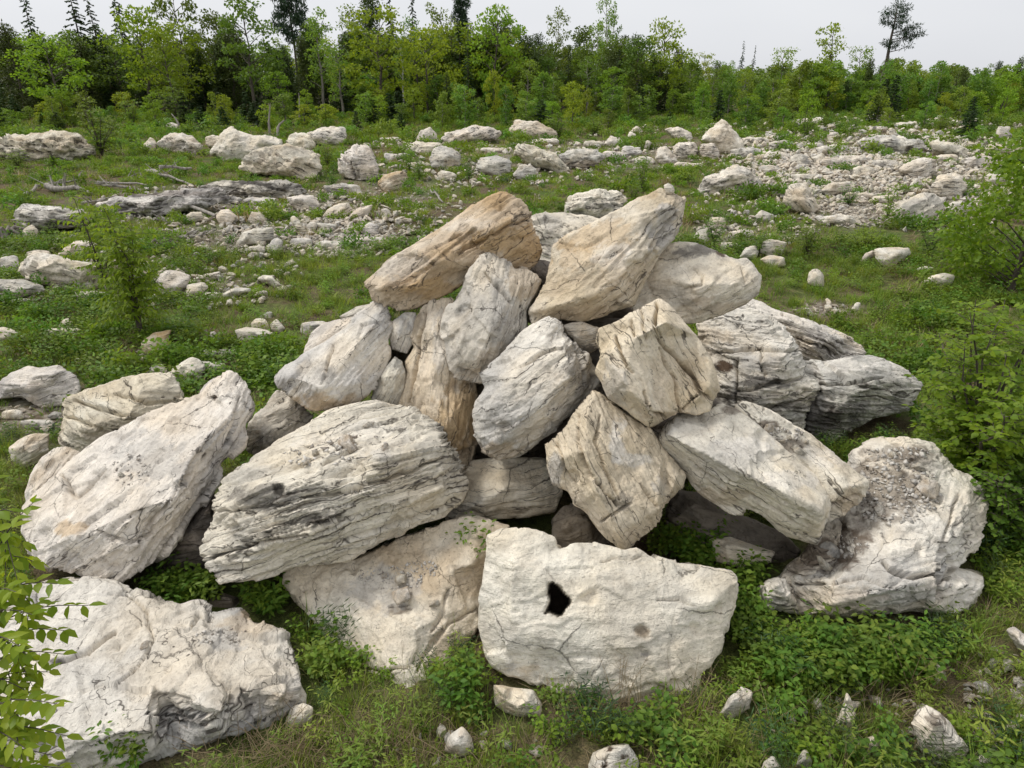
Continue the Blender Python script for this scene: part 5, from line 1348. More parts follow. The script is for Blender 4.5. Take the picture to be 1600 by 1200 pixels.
TREES = [
 ('s', 30, -30, 60, 86, 0, "dark spruce at the frame's upper left corner"),
 ('c', 6, 42, 60, 80, 0, "dark cedar cut by the left frame edge"),
 ('s', 100, -45, 80, 88, 1, "tall open spruce standing left of the maples"),
 ('s', 132, -20, 60, 91, 0, "second tall spruce just right of the open one"),
 ('s', 166, -60, 56, 94, 1, "thin spruce rising out of the frame behind the left maples"),
 ('c', 118, 70, 66, 84, 1, "cedar filling the shade behind the bright young maple"),
 ('m', 68, 58, 112, 69, 0, "bright yellow-green maple in front of the left wood"),
 ('m', 206, 12, 120, 80, 1, "broad maple with a leaning bare trunk, left wood"),
 ('m', 254, 46, 78, 76, 2, "layered bright maple right of the leaning-trunk one"),
 ('d', 268, -28, 84, 92, 0, "tall dark broadleaf tree reaching out of the frame, left"),
 ('d', 335, 20, 84, 96, 1, "dark broadleaf tree behind a gap of sky, left wood"),
 ('d', 374, -2, 116, 80, 0, "dark dense broadleaf with two dark stems, left wood"),
 ('c', 302, 92, 76, 88, 0, "cedar in the deep shade of the left wood"),
 ('c', 420, 74, 62, 94, 1, "cedar below the tall white pine"),
 ('w', 443, -66, 84, 98, 0, "tall pine with feathery crown cut by the upper frame edge"),
 ('m', 428, 112, 62, 76, 1, "small bright maple under the tall pine"),
 ('p', 492, 20, 66, 84, 0, "pale green poplar right of the tall pine"),
 ('p', 526, 66, 58, 78, 1, "shorter poplar leaning against the wood, centre left"),
 ('p', 546, 10, 60, 92, 2, "tall poplar behind the yellowish maple"),
 ('c', 572, -12, 74, 96, 0, "dark cedar peak behind the yellowish maple"),
 ('m', 584, 12, 118, 76, 2, "big yellowish maple, centre left of the wood"),
 ('s', 607, -25, 46, 99, 1, "thin spruce top above the yellowish maple"),
 ('s', 642, -25, 44, 98, 0, "dark spruce tip between two maples"),
 ('m', 663, 42, 98, 75, 0, "bright rounded maple in the centre of the wood"),
 ('p', 692, 10, 60, 99, 1, "thin greyish poplar behind the central maple"),
 ('w', 720, -6, 62, 106, 1, "pine with tiered dark branches above the central wood"),
 ('m', 772, 10, 98, 81, 1, "large green maple right of the tiered pine"),
 ('d', 742, 72, 66, 86, 1, "dark broadleaf under the large green maple"),
 ('s', 698, 112, 48, 71, 0, "dark low spruce at the wood's edge, centre"),
 ('s', 676, 94, 50, 74, 1, "taller dark spruce behind the low one, centre"),
 ('c', 812, 64, 64, 99, 1, "rounded dark cedar right of the large maple"),
 ('c', 838, 58, 52, 94, 0, "narrow dark cedar next to the white-stemmed birch"),
 ('b', 871, 16, 48, 96, 0, "birch with one straight white stem"),
 ('c', 852, 82, 62, 102, 0, "low cedar behind the straight birch"),
 ('d', 906, 44, 74, 104, 1, "dark full broadleaf between the birches"),
 ('b', 935, 38, 42, 100, 1, "slender birch leaning left of the twin-stemmed one"),
 ('b', 950, -6, 40, 104, 0, "tall birch with bare white stem, left of a pair"),
 ('b', 960, 20, 36, 106, 1, "tall birch with bare white stem, right of a pair"),
 ('c', 972, 62, 52, 110, 1, "dark cedar behind the pair of tall birches"),
 ('p', 990, 72, 62, 100, 0, "rounded poplar right of the birches"),
 ('d', 1000, 96, 66, 84, 0, "low dark broadleaf standing forward of the birches"),
 ('m', 1042, 32, 86, 94, 0, "solitary large maple at the right end of the tall wood"),
 ('s', 560, 40, 34, 88, 0, "slim dark spruce at the left flank of the yellowish maple"), ('b', 625, 60, 40, 82, 0, "thin pale-stemmed birch between the two bright maples"), ('p', 640, 30, 46, 90, 2, "slim poplar rising left of the central maple"),
 ('s', 730, 60, 40, 80, 1, "slim spruce before the tiered pine"), ('p', 800, 30, 50, 98, 0, "narrow poplar right of the large green maple"), ('p', 825, 95, 50, 78, 2, "young poplar below the rounded dark cedar"), ('s', 890, 70, 34, 90, 0, "slim dark spruce right of the straight birch"),
 ('p', 920, 90, 50, 80, 1, "young poplar in front of the dark full broadleaf"), ('m', 960, 105, 60, 76, 2, "low bright maple below the pair of tall birches"), ('p', 1020, 80, 46, 88, 1, "slender poplar left of the solitary large maple"), ('c', 1062, 80, 40, 98, 0, "small cedar at the solitary maple's right side"),
 ('p', 1125, 98, 46, 100, 0, "poplar topping the regrowth left of the ragged spruces"), ('p', 1200, 100, 46, 104, 1, "poplar topping the regrowth right of the ragged spruces"), ('d', 1265, 98, 52, 108, 1, "dark rounded tree in the regrowth right of the flat-crowned one"), ('p', 1290, 96, 40, 100, 2, "poplar in the regrowth left of the sparse tall tree"),
 ('p', 1395, 108, 46, 96, 0, "poplar at the leaning pine's right foot"), ('m', 1445, 112, 50, 90, 0, "bright low maple right of the round-headed tree"), ('p', 1545, 116, 50, 100, 1, "poplar topping the regrowth near the right frame edge"), ('c', 1480, 112, 40, 112, 1, "small cedar left of the dark bushy tree"),
 ('p', 1072, 84, 50, 104, 2, "small poplar beside the solitary large maple"),
 ('M', 1100, 80, 38, 140, 0, "thin straggly tree above the regrowth right of the maple"),
 ('s', 1163, 63, 24, 150, 1, "narrow ragged spruce above the regrowth, taller of two"),
 ('s', 1181, 70, 20, 150, 1, "narrow ragged spruce above the regrowth, shorter of two"),
 ('M', 1226, 72, 58, 130, 1, "flat-crowned tree standing above the regrowth"),
 ('M', 1313, 33, 66, 120, 0, "tall sparse reddish-tinged tree left of the leaning pine"),
 ('M', 1348, 70, 52, 115, 1, "leafy tree just left of the leaning pine's foot"),
 ('m', 1425, 95, 48, 110, 1, "round-headed tree right of the leaning pine"),
 ('M', 1466, 98, 52, 122, 0, "wispy tree in the regrowth right of the round-headed one"),
 ('d', 1502, 104, 46, 110, 0, "dark bushy tree in the regrowth near the right frame edge"),
 ('d', 1590, 118, 60, 130, 1, "dark bush-like tree at the right frame edge of the skyline"),
]
for t in TREES:
    tree_at(*t[:6], t[6], "trees of the wood")

def leaning_pine():
    """lone pine with all its branches swept to one side"""
    Y = 118.0; rng = np.random.default_rng(3)
    P0 = at(1376, 152, Y); g = h1(P0.x, Y); base = Vector((P0.x, Y, g))
    tb, cb = Buf(), Buf()
    L = lambda px, py, dy=0: np.array(at(px, py, Y + dy)) - np.array(base)
    T = [np.array([0, 0, 0]), L(1379, 125), L(1385, 100), L(1391, 65), L(1398, 35), L(1402, 8)]
    tube(tb, [tuple(p) for p in T], [.34, .3, .26, .2, .13, .03], 7)
    for (x0, y0, x1, y1, r, n) in ((1400, 16, 1404, 6, 9, 60), (1400, 22, 1417, 12, 10, 80), (1398, 30, 1386, 18, 10, 80), (1398, 34, 1415, 30, 9, 70), (1396, 40, 1383, 32, 9, 70), (1394, 52, 1432, 40, 9, 70),
                                (1393, 56, 1420, 48, 10, 90), (1391, 62, 1440, 52, 8, 70), (1390, 66, 1422, 58, 10, 80), (1389, 72, 1385, 66, 8, 60), (1388, 76, 1396, 70, 8, 60), (1387, 82, 1424, 70, 5, 20), (1398, 28, 1408, 22, 9, 80), (1396, 44, 1402, 40, 7, 50)):
        a, b = L(x0, y0), L(x1, y1, rng.normal() * 1.2)
        tube(tb, [tuple(a), tuple((a + b) / 2 + np.array([0, 0, -.15])), tuple(b)], [.07, .05, .02], 4)
        k = r * Y / FPX
        for q in (.62, .85, 1.0):
            blob_leaves(cb, a + (b - a) * q, (k * .9, k * .9, k * .42), int(n * .9), .5, .12, rng, up=1.0)
    put("pine_tree", (tb.mesh("trunk", M_BARK, True), cb.mesh("crown", M_PINE)), base, label="lone leaning pine with one-sided branches against the sky", cat="tree", group="trees of the wood")
leaning_pine()

def regrowth():
    rnd = random.Random(4)
    lab = {'y': "leafy poplar sapling in the thicket along the wood's edge", 'Y': "bright maple sapling in the thicket along the wood's edge", 'k': "young dark spruce in the thicket along the wood's edge"}
    grp = {'y': "poplar saplings of the thicket", 'Y': "maple saplings of the thicket", 'k': "young spruces of the thicket"}
    def near(px):
        t = min(TREES, key=lambda t: abs(t[1] - px)); w = t[6].split(',')[0].split()[:6]
        while w[-1] in ("the", "of", "a", "with", "and", "in", "at", "behind", "right", "left", "above", "reaching", "out", "bare", "below", "to", "against", "cut", "by"): w.pop()
        return " ".join(w)
    side = lambda x: "left of the wood" if x < 420 else "below the central maples" if x < 800 else "in front of the birches" if x < 1080 else "right of the tall wood" if x < 1340 else "near the right frame edge"
    for i in range(190):                                  # front rows of young trees
        px = rnd.uniform(470, 1640); Y = rnd.uniform(61, 96) if px > 560 else rnd.uniform(64, 90)
        kind = rnd.choice('yyyyYYk' if px > 620 else 'yYkk')
        top = (rnd.uniform(108, 150) if Y > 72 else rnd.uniform(134, 174)) if px > 560 else rnd.uniform(130, 178)
        tree_at(kind, px, top, rnd.uniform(26, 48), Y, rnd.randrange(5), f"{'tall' if top < 140 else 'short'} {lab[kind].split(' in the')[0]} before the {near(px)}", grp[kind])
    for i in range(48):                                   # under the tall trees at left
        px = rnd.uniform(-20, 560); Y = rnd.uniform(60, 72)
        kind = rnd.choice('kkyYY')
        tree_at(kind, px, rnd.uniform(140, 186), rnd.uniform(26, 46), Y, rnd.randrange(5), f"{lab[kind].split(' in the')[0]} at the foot of the {near(px)}", grp[kind])
regrowth()

for px, top, by, w, k, v, lab in [(1521, 172, 217, 36, 'k', 0, "small dark spruce standing alone in the clearing at far right"), (555, 172, 204, 22, 'k', 1, "little spruce at the wood's foot behind the flat-ended block"),
                                  (625, 176, 206, 24, 'k', 0, "little spruce left of the grey rounded boulder"), (738, 150, 192, 32, 'k', 1, "dark young spruce behind the long low white boulder"),
                                  (345, 165, 205, 30, 'k', 0, "young spruce behind the white jagged boulder"), (80, 240, 262, 16, 'k', 1, "knee-high spruce below the long flat slab")]:
    Y = ground_Y(px, by); tree_at(k, px, top, w, Y, v, lab, "young spruces of the clearing")

# bare dead stems at the wood's edge
def snag(pts, r, Y, lab):
    b = Buf(); base = at(*pts[0], Y); base.z = h1(base.x, Y)
    P = [tuple(at(x, y, Y + .3 * i) - base) for i, (x, y) in enumerate(pts)]; P[0] = (0, 0, 0)
    tube(b, P, list(np.linspace(r, r * .4, len(P))), 6)
    o = link(bpy.data.objects.new("snag", b.mesh("snag", M_PALEBARK, True))); o.location = base
    tag(o, lab, "dead tree", "bare stems at the wood's edge")
snag([(421, 208), (420, 190), (422, 164)], .12, 58, "thin straight bare stem behind the white jagged boulder")
snag([(434, 214), (434, 200), (437, 194), (444, 188)], .14, 57, "short crooked bare stem behind the white jagged boulder")
snag([(468, 200), (468, 170), (467, 145)], .09, 66, "slender bare pole at the wood's edge below the pine")
snag([(283, 200), (275, 186), (268, 178)], .10, 60, "leaning bare stick beside the grey lump under the trees")
snag([(1188, 165), (1190, 140), (1192, 128)], .16, 100, "white broken stem in the regrowth, right of the solitary maple")
snag([(1326, 150), (1331, 132)], .16, 105, "short white stub in the regrowth below the sparse tree")
snag([(1586, 125), (1590, 105), (1596, 90)], .1, 120, "bare forked twig of a dead tree at the right skyline")

# ------------------------------------------------------------------ shrubs standing in the clearing
SHRUBS = {k: leafy_shrub(300 + k, 2.0, .9, 6, 16, .12, .08, (M_SHRUB, M_POPLAR, M_HERB)[k % 3], 0, .05, .55, .1) for k in range(4)}
def shrub_at(px, top, by, wpx, v, lab, name="shrub"):
    Y = ground_Y(px, by); D = depth_at(px, by, Y); p = at(px, by, Y)
    H = (by - top) * D / FPX * 1.05
    put(name, SHRUBS[v % 4], (p.x, Y, h1(p.x, Y) - .03), H / 2.0, px % 6.28, lab, "shrub", "shrubs of the clearing", ("stem", "foliage"), sx=max(.4, min(2.0, (wpx * .5 * D / FPX) / (1.25 * H / 2.0))))
for a in [(160, 156, 244, 104, 1, "large pale green bush at the end of the long flat slab"), (276, 126, 190, 66, 1, "rounded bush under the left maples"), (210, 150, 200, 60, 2, "bush below the leaning-trunk maple"),
          (512, 212, 262, 44, 0, "leafy bush between the brown-grey boulder and the cleft block"), (585, 238, 272, 30, 2, "low dark bush right of the cleft white block"), (640, 228, 268, 34, 0, "bright bush left of the triangular grey boulder"), (655, 238, 282, 36, 2, "darker bush at the foot of the triangular grey boulder"),
          (733, 246, 284, 28, 2, "bush left of the flat-faced grey block"), (1003, 232, 302, 44, 0, "slim leafy bush between the striped boulder and the heap"), (990, 280, 315, 50, 0, "bush behind the tip of the yellow-stained boulder"),
          (1112, 206, 226, 22, 0, "little bush growing against the tall pointed boulder"), (1258, 172, 218, 56, 0, "wide bush on the rise above the rubble field"), (1330, 180, 212, 54, 2, "second bush on the rise, right of the wide one"),
          (1385, 275, 345, 30, 0, "slender bush in the middle of the right-hand rubble"), (1325, 286, 320, 50, 2, "low bush at the low tan hump"), (1115, 330, 385, 60, 2, "bush in the brush right of the yellow-stained boulder"),
          (1260, 340, 400, 80, 2, "broad dark bush below the rubble field"), (1350, 345, 395, 80, 0, "bush left of the squared cream block"), (1185, 355, 400, 50, 2, "small bush beside the low cream boulder"), (1215, 375, 408, 36, 0, "bush right of the half-buried pale stone"),
          (1450, 340, 400, 80, 2, "bush below the grey sloping boulder"), (30, 232, 262, 60, 2, "dark bush at the foot of the long flat slab"), (80, 345, 372, 40, 2, "bush at the foot of the white-topped ledge"), (175, 318, 372, 60, 0, "pale bush in front of the dark layered ledge"),
          (255, 380, 400, 30, 0, "small bush left of the stump"), (440, 380, 402, 24, 0, "small bush below the egg-shaped grey stone"), (285, 510, 552, 44, 2, "dark green bush right of the brown-grained boulder"), (400, 530, 570, 70, 0, "yellowish bush in front of the little cluster"),
          (440, 560, 610, 66, 2, "bush in the gap between the tilted slab and pointed boulder"), (520, 258, 300, 40, 2, "bush behind the long weathered slab"), (790, 296, 318, 24, 0, "little bush behind the crest of the tan top slab"),
          (1575, 300, 345, 60, 1, "pale bush at the right frame edge above the dark one"), (1470, 180, 205, 40, 0, "bush among the stones near the small dark spruce"), (870, 178, 214, 60, 2, "bush right of the humped cream boulder"), (930, 180, 210, 50, 0, "bush in front of the birches")]:
    shrub_at(*a)

def near_plants():
    # small tree at left
    Y = ground_Y(222, 530); p = at(222, 530, Y)
    me = leafy_shrub(401, 3.1, .5, 3, 42, .15, .062, M_YOUNG, 1, .042, .6, .2, M_BARK, .6)
    put("small_tree", me, (p.x, Y, h1(p.x, Y) - .02), 1.0, .4, "small leafy tree with two dark stems left of the heap", "tree", None, ("stem", "foliage"))
    me = leafy_shrub(402, 2.9, .8, 3, 24, .15, .065, M_YOUNG, 1, .045, .6, .25, M_BARK, .6)
    Y = ground_Y(175, 452); p = at(165, 452, Y)
    put("small_tree", me, (p.x, Y, h1(p.x, Y) - .02), 1.0, 0, "spreading bush behind the small leafy tree", "tree", None, ("stem", "foliage"))
    # round-leaved bush at right
    Y = 7.6; p = at(1500, 800, Y)
    me = leafy_shrub(403, 2.75, 1.75, 18, 27, .085, .074, M_YOUNG, 1, .036, .62, .06, M_BARK, .15)
    put("round_leaved_bush", me, (p.x, Y, h1(p.x, Y) - .02), 1.0, .9, "large round-leaved green bush beside the right of the heap", "bush", None, ("stem", "foliage"))
    me = leafy_shrub(404, 1.3, .9, 12, 24, .065, .055, M_HERB, 1, .036, .45, .05, M_BARK, .2)
    p = at(1570, 850, 6.6)
    put("round_leaved_bush", me, (p.x, 6.6, h1(p.x, 6.6) - .02), 1.0, .2, "lower dark bush behind the gravel-heaped boulder", "bush", None, ("stem", "foliage"))
    Y = 17.0; p = at(1575, 470, Y)
    me = leafy_tree(405, 3.6, 1.75, .06, 46, 130, .13, .10, M_BARK, M_YOUNG, flat=.62)
    put("dense_bush", me, (p.x, Y, h1(p.x, Y) - .02), 1.0, .2, "tall dense green bush at the right frame edge", "bush", None, ("stem", "foliage"))
    # sapling close to the camera
    rng = np.random.default_rng(8)
    tb, cb = Buf(), Buf()
    base = Vector((-2.15, 1.55, h1(-2.15, 1.55)))
    L = lambda px, py, d: np.array((ray(px, py) * d + Vector((0, 0, CAM_H))) - base)
    trunk = [np.zeros(3), np.array([.0, .05, 1.2]), L(-70, 1240, 2.5), L(-50, 1050, 2.45), L(-30, 880, 2.45), L(-10, 770, 2.5)]
    tube(tb, [tuple(q) for q in trunk], [.028, .024, .018, .014, .01, .005], 7)
    for x0, y0, x1, y1, d in ((-35, 930, 52, 785, 2.5), (-40, 960, 90, 912, 2.4), (-45, 1000, 138, 946, 2.35), (-45, 1030, 100, 985, 2.5), (-50, 1060, 98, 1022, 2.3), (-50, 1100, 76, 1050, 2.45), (-55, 1130, 90, 1100, 2.3), (-60, 1160, 104, 1150, 2.35),
                              (-60, 1200, 80, 1180, 2.4), (-20, 860, 40, 850, 2.45), (-25, 840, 20, 800, 2.55), (-40, 990, 50, 960, 2.3), (-50, 1080, 50, 1085, 2.2), (-60, 1180, 60, 1140, 2.5), (-60, 1220, 50, 1215, 2.3), (-30, 900, 60, 880, 2.55),
                              (-60, 1150, 40, 1170, 2.25), (-40, 1020, 30, 1010, 2.2), (-60, 1100, 30, 1120, 2.15), (-60, 1240, 96, 1200, 2.4), (-30, 960, 25, 925, 2.25)):
        dd = d + rng.normal() * .08
        a = L(x0, y0, 2.45); b = L((x0 + x1) / 2, (y0 + y1) / 2 - 22, (2.45 + dd) / 2); c = L(x1, y1, dd)
        twig_leaves(tb, cb, [a, (a + b) / 2 + np.array([0, 0, .01]), b, (b + c) / 2 + np.array([0, 0, .008]), c], .0035, .058, .033, .023, rng, 1, .4)
        for q in range(3):
            e = b + rng.normal(size=3) * .07 + np.array([-.03, 0, -.04])
            twig_leaves(tb, cb, [b, (b + e) / 2, e], .0025, .052, .030, .022, rng, 1, .4)
    put("sapling", (tb.mesh("stem", M_BARK, True), cb.mesh("foliage", M_SAPLING)), base, label="bright yellow-green sapling close up at the lower left edge", cat="sapling", parts=("stem", "foliage"))
near_plants()

# ------------------------------------------------------------------ fallen timber
def log(p0, p1, r, lab, sag=0.0, lift=0.1, roots=False):
    Y0, Y1 = ground_Y(*p0), ground_Y(*p1)
    A = at(p0[0], p0[1], Y0); B_ = at(p1[0], p1[1], Y1)
    A.z = h1(A.x, A.y) + lift; B_.z = h1(B_.x, B_.y) + lift
    b = Buf(); rng = np.random.default_rng(int(p0[0]))
    P = [A.lerp(B_, t) + Vector(rng.normal(size=3) * r * .5) for t in np.linspace(0, 1, 6)]
    base = P[0].copy()
    tube(b, [tuple(q - base) for q in P], [r * rng.uniform(.75, 1.1) * (1 - .5 * t) for t in np.linspace(0, 1, 6)], 8)
    for k in range(3):
        q = P[1 + k] - base
        tube(b, [tuple(q), tuple(q + Vector((rng.normal() * .3, rng.normal() * .3, .2 + .3 * rng.random())) * r * 8)], [r * .3, r * .08], 5)
    o = link(bpy.data.objects.new("fallen_log", b.mesh("fallen_log", M_DEAD, True))); o.location = base
    tag(o, lab, "log", "fallen timber on the left slope")
log((74, 298), (145, 304), .17, "grey weathered log lying above the dark ledge, far left", lift=.15)
log((36, 310), (66, 292), .10, "thin grey branch slanting in the grass, far left")
log((229, 271), (298, 292), .13, "long bleached log slanting above the dark ledge")
log((236, 276), (290, 293), .09, "second thinner bleached log beside the slanting one", lift=.25)
log((250, 318), (340, 346), .12, "long grey log running down to the blunt cream boulder", lift=.3)
log((154, 292), (232, 294), .07, "thin twisted branch lying on the reddish litter", lift=.2)
log((255, 294), (304, 296), .09, "white bleached stick lying on top of the dark ledge", lift=.9)
log((416, 316), (440, 336), .05, "thin dark stick in front of the broken ledge end")
log((672, 300), (692, 318), .06, "short dark stick in the grass behind the tan top slab")
log((1365, 206), (1388, 196), .12, "dark dead branch on the rise at right", lift=.3)

def dead_branch(px, py, lpx, ang, lab, seed):
    """forked grey branch lying on the ground"""
    Y = ground_Y(px, py); D = depth_at(px, py, Y); p = at(px, py, Y); rng = np.random.default_rng(seed); b = Buf()
    L = lpx * D / FPX; d = np.array([math.cos(ang), math.sin(ang), .12])
    P = [d * L * t + rng.normal(size=3) * .03 * L * np.array([1, 1, .5]) + np.array([0, 0, .08]) for t in np.linspace(0, 1, 6)]
    tube(b, [tuple(q) for q in P], list(np.linspace(.075, .02, 6)), 5)
    for k in range(5):
        i = 1 + k % 4; q = P[i]; e = q + (d * .35 + np.array([rng.normal() * .25, rng.normal() * .25, .12 + .15 * rng.random()])) * L
        tube(b, [tuple(q), tuple((q + e) / 2 + rng.normal(size=3) * .03 * L), tuple(e)], [.035, .025, .008], 4)
    o = link(bpy.data.objects.new("dead_branch", b.mesh("dead_branch", M_DEAD, True))); o.location = (p.x, Y, h1(p.x, Y))
    tag(o, lab, "dead branch", "dead branches on the left slope")
for k, (x, y, l, a, lab) in enumerate([(70, 292, 60, .3, "forked dead branch above the white-topped ledge"), (110, 300, 50, 2.8, "dead branch crossing the weathered log at far left"), (190, 285, 46, .5, "dead branch on the bare ground above the dark ledge"), (205, 296, 50, 3.3, "dead branch by the small ragged stump"),
                                       (130, 320, 46, -.3, "dead branch behind the white-topped ledge"), (170, 340, 60, .4, "dead branch tangled in the pale bush"), (185, 348, 50, 2.6, "bleached branch below the dark layered ledge"), (240, 338, 40, .2, "dead branch under the dark ledge's right part"),
                                       (270, 352, 36, 2.9, "dead branch above the hollow stump"), (280, 376, 44, .1, "gnarled branch reaching right from the hollow stump"), (330, 312, 50, -.5, "dead branch lying on the grey layered ledge"), (420, 300, 50, -.6, "thin branch hanging over the grey ledge's front"), (215, 372, 34, .8, "pale dead branch left of the hollow stump"), (25, 352, 30, 1.4, "curved root beside the upturned root")]):
    dead_branch(x, y, l, a, lab, 700 + k)

def root_plate(px, py, s, lab, seed):
    Y = ground_Y(px, py); p = at(px, py, Y); rng = np.random.default_rng(seed); b = Buf()
    tube(b, [(0, 0, 0), (.05, 0, s * .35), (.1 * s, 0, s * .7)], [s * .34, s * .26, s * .22], 9)
    for k in range(9):
        a = k * .7 + rng.normal() * .2; d = np.array([math.cos(a), math.sin(a) * .6, 0])
        q = [d * s * .15 + np.array([0, 0, s * .3]), d * s * .55 + np.array([0, 0, s * (.35 + .2 * rng.random())]), d * s * .95 + np.array([0, 0, s * .2 * rng.random()]), d * s * 1.15 + np.array([0, 0, -.02])]
        tube(b, [tuple(x) for x in q], [s * .11, s * .09, s * .06, s * .02], 6)
    o = link(bpy.data.objects.new("stump", b.mesh("stump", M_ROOT, True))); o.location = (p.x, Y, h1(p.x, Y) - .03); o.rotation_euler = (0, .3, seed)
    tag(o, lab, "stump", "stumps on the left slope")
root_plate(258, 392, .62, "dark hollow stump with gnarled roots on the left slope", 1)
root_plate(14, 376, .7, "bleached upturned root at the left frame edge", 4)
root_plate(210, 300, .4, "small ragged stump among the litter above the dark ledge", 2)

# ------------------------------------------------------------------ ground cover and the far wood: instanced stuff
HIDDEN = bpy.data.collections.new("plant_shapes")           # never linked to the scene: shapes for the instancer only
def shape(name, me):
    o = bpy.data.objects.new(name, me); HIDDEN.objects.link(o); return o

def scatter(name, label, cat, shapes, P, R, S, idx):
    """one object whose points carry copies of SHAPES"""
    n = len(P)
    me = bpy.data.meshes.new(name); me.vertices.add(n); me.vertices.foreach_set("co", np.asarray(P, np.float32).ravel())
    a = me.attributes.new("rot", 'FLOAT_VECTOR', 'POINT'); a.data.foreach_set("vector", np.asarray(R, np.float32).ravel())
    a = me.attributes.new("scl", 'FLOAT_VECTOR', 'POINT'); a.data.foreach_set("vector", np.asarray(S, np.float32).ravel())
    a = me.attributes.new("pick", 'INT', 'POINT'); a.data.foreach_set("value", np.asarray(idx, np.int32))
    o = link(bpy.data.objects.new(name, me))
    g = bpy.data.node_groups.new(name, 'GeometryNodeTree')
    g.interface.new_socket("Geometry", in_out='INPUT', socket_type='NodeSocketGeometry')
    g.interface.new_socket("Geometry", in_out='OUTPUT', socket_type='NodeSocketGeometry')
    N, L = g.nodes, g.links
    gi, go = N.new("NodeGroupInput"), N.new("NodeGroupOutput")
    iop = N.new("GeometryNodeInstanceOnPoints"); iop.inputs['Pick Instance'].default_value = True
    join = N.new("GeometryNodeJoinGeometry")
    for s in reversed(shapes):
        oi = N.new("GeometryNodeObjectInfo"); oi.inputs['Object'].default_value = s; oi.inputs['As Instance'].default_value = True
        L.new(oi.outputs['Geometry'], join.inputs[0])
    L.new(gi.outputs[0], iop.inputs['Points']); L.new(join.outputs[0], iop.inputs['Instance'])
    for nm, ty, sock in (("rot", 'FLOAT_VECTOR', 'Rotation'), ("scl", 'FLOAT_VECTOR', 'Scale'), ("pick", 'INT', 'Instance Index')):
        na = N.new("GeometryNodeInputNamedAttribute"); na.data_type = ty; na.inputs['Name'].default_value = nm
        L.new(na.outputs[0], iop.inputs[sock])
    L.new(iop.outputs[0], go.inputs[0])
    md = o.modifiers.new("scatter", 'NODES'); md.node_group = g
    tag(o, label, cat, kind="stuff")
    return o

def tuft(seed, n, H, spread, w, m, curl=.5):
    rng = np.random.default_rng(seed); b = Buf()
    a = rng.random(n) * 6.28; r = spread * rng.random(n) ** .5
    base = np.stack([np.cos(a) * r, np.sin(a) * r, np.zeros(n) - .02], 1)
    d = np.stack([np.cos(a + rng.normal(size=n) * .8), np.sin(a + rng.normal(size=n) * .8), np.zeros(n)], 1)
    h = H * rng.uniform(.5, 1.15, n)[:, None]; c = curl * rng.uniform(.3, 1.3, n)[:, None]
    side = np.stack([-d[:, 1], d[:, 0], np.zeros(n)], 1) * w
    up = np.array([0, 0, 1.0])
    p1 = base + up * h * .5 + d * h * c * .25; p2 = base + up * h * .88 + d * h * c * .8
    V = np.stack([base - side, base + side, p1 + side * .8, p1 - side * .8, p2], 1).reshape(-1, 3)
    k = (np.arange(n) * 5)[:, None]
    b.add(V, np.concatenate([k + np.array([[0, 1, 2]]), k + np.array([[0, 2, 3]]), k + np.array([[3, 2, 4]])]))
    return b.mesh("tuft", m)

def herb(seed, nst, H, spread, L, W, m, per=7, detail=1):
    rng = np.random.default_rng(seed); b = Buf(); tb = Buf()
    for s in range(nst):
        a = rng.random() * 6.28; out = spread * rng.random() ** .5
        top = np.array([math.cos(a) * out, math.sin(a) * out, H * rng.uniform(.5, 1.1)])
        base = top * np.array([.35, .35, 0])
        C = np.stack([base + (top - base) * t for t in np.linspace(.25, 1, per)])
        aa = np.arange(per) * 2.3 + rng.random() * 6
        ax = np.stack([np.cos(aa), np.sin(aa), rng.uniform(-.2, .35, per)], 1)
        leaf_cards(b, C + ax * L * .3, ax, np.array([0, 0, 1.0]) + rng.normal(size=(per, 3)) * .35, L * rng.uniform(.6, 1.2, per), W * rng.uniform(.7, 1.2, per), detail)
    return b.mesh("herb", m)

def bushlet(seed, R, H, n, L, W, m):
    rng = np.random.default_rng(seed); b = Buf()
    for k in range(7):
        a = rng.random() * 6.28; r = R * .7 * rng.random() ** .5
        blob_leaves(b, (math.cos(a) * r, math.sin(a) * r, H * rng.uniform(.25, .7)), (R * .45, R * .45, H * .3), n // 7, L, W, rng)
    return b.mesh("bushlet", m)

def feathery(seed, m):
    """soft dark needle-like clump"""
    rng = np.random.default_rng(seed); b = Buf()
    for k in range(16):
        a = rng.random() * 6.28; o = rng.random() ** .5 * .2
        top = np.array([math.cos(a) * o, math.sin(a) * o, .3 * rng.uniform(.6, 1.1)]); base = top * np.array([.4, .4, 0])
        C = np.stack([base + (top - base) * t for t in np.linspace(.2, 1, 12)]); aa = np.arange(12) * 2.4
        leaf_cards(b, C, np.stack([np.cos(aa), np.sin(aa), np.full(12, .5)], 1), rng.normal(size=(12, 3)), .055, .009)
    return b.mesh("feathery", m)

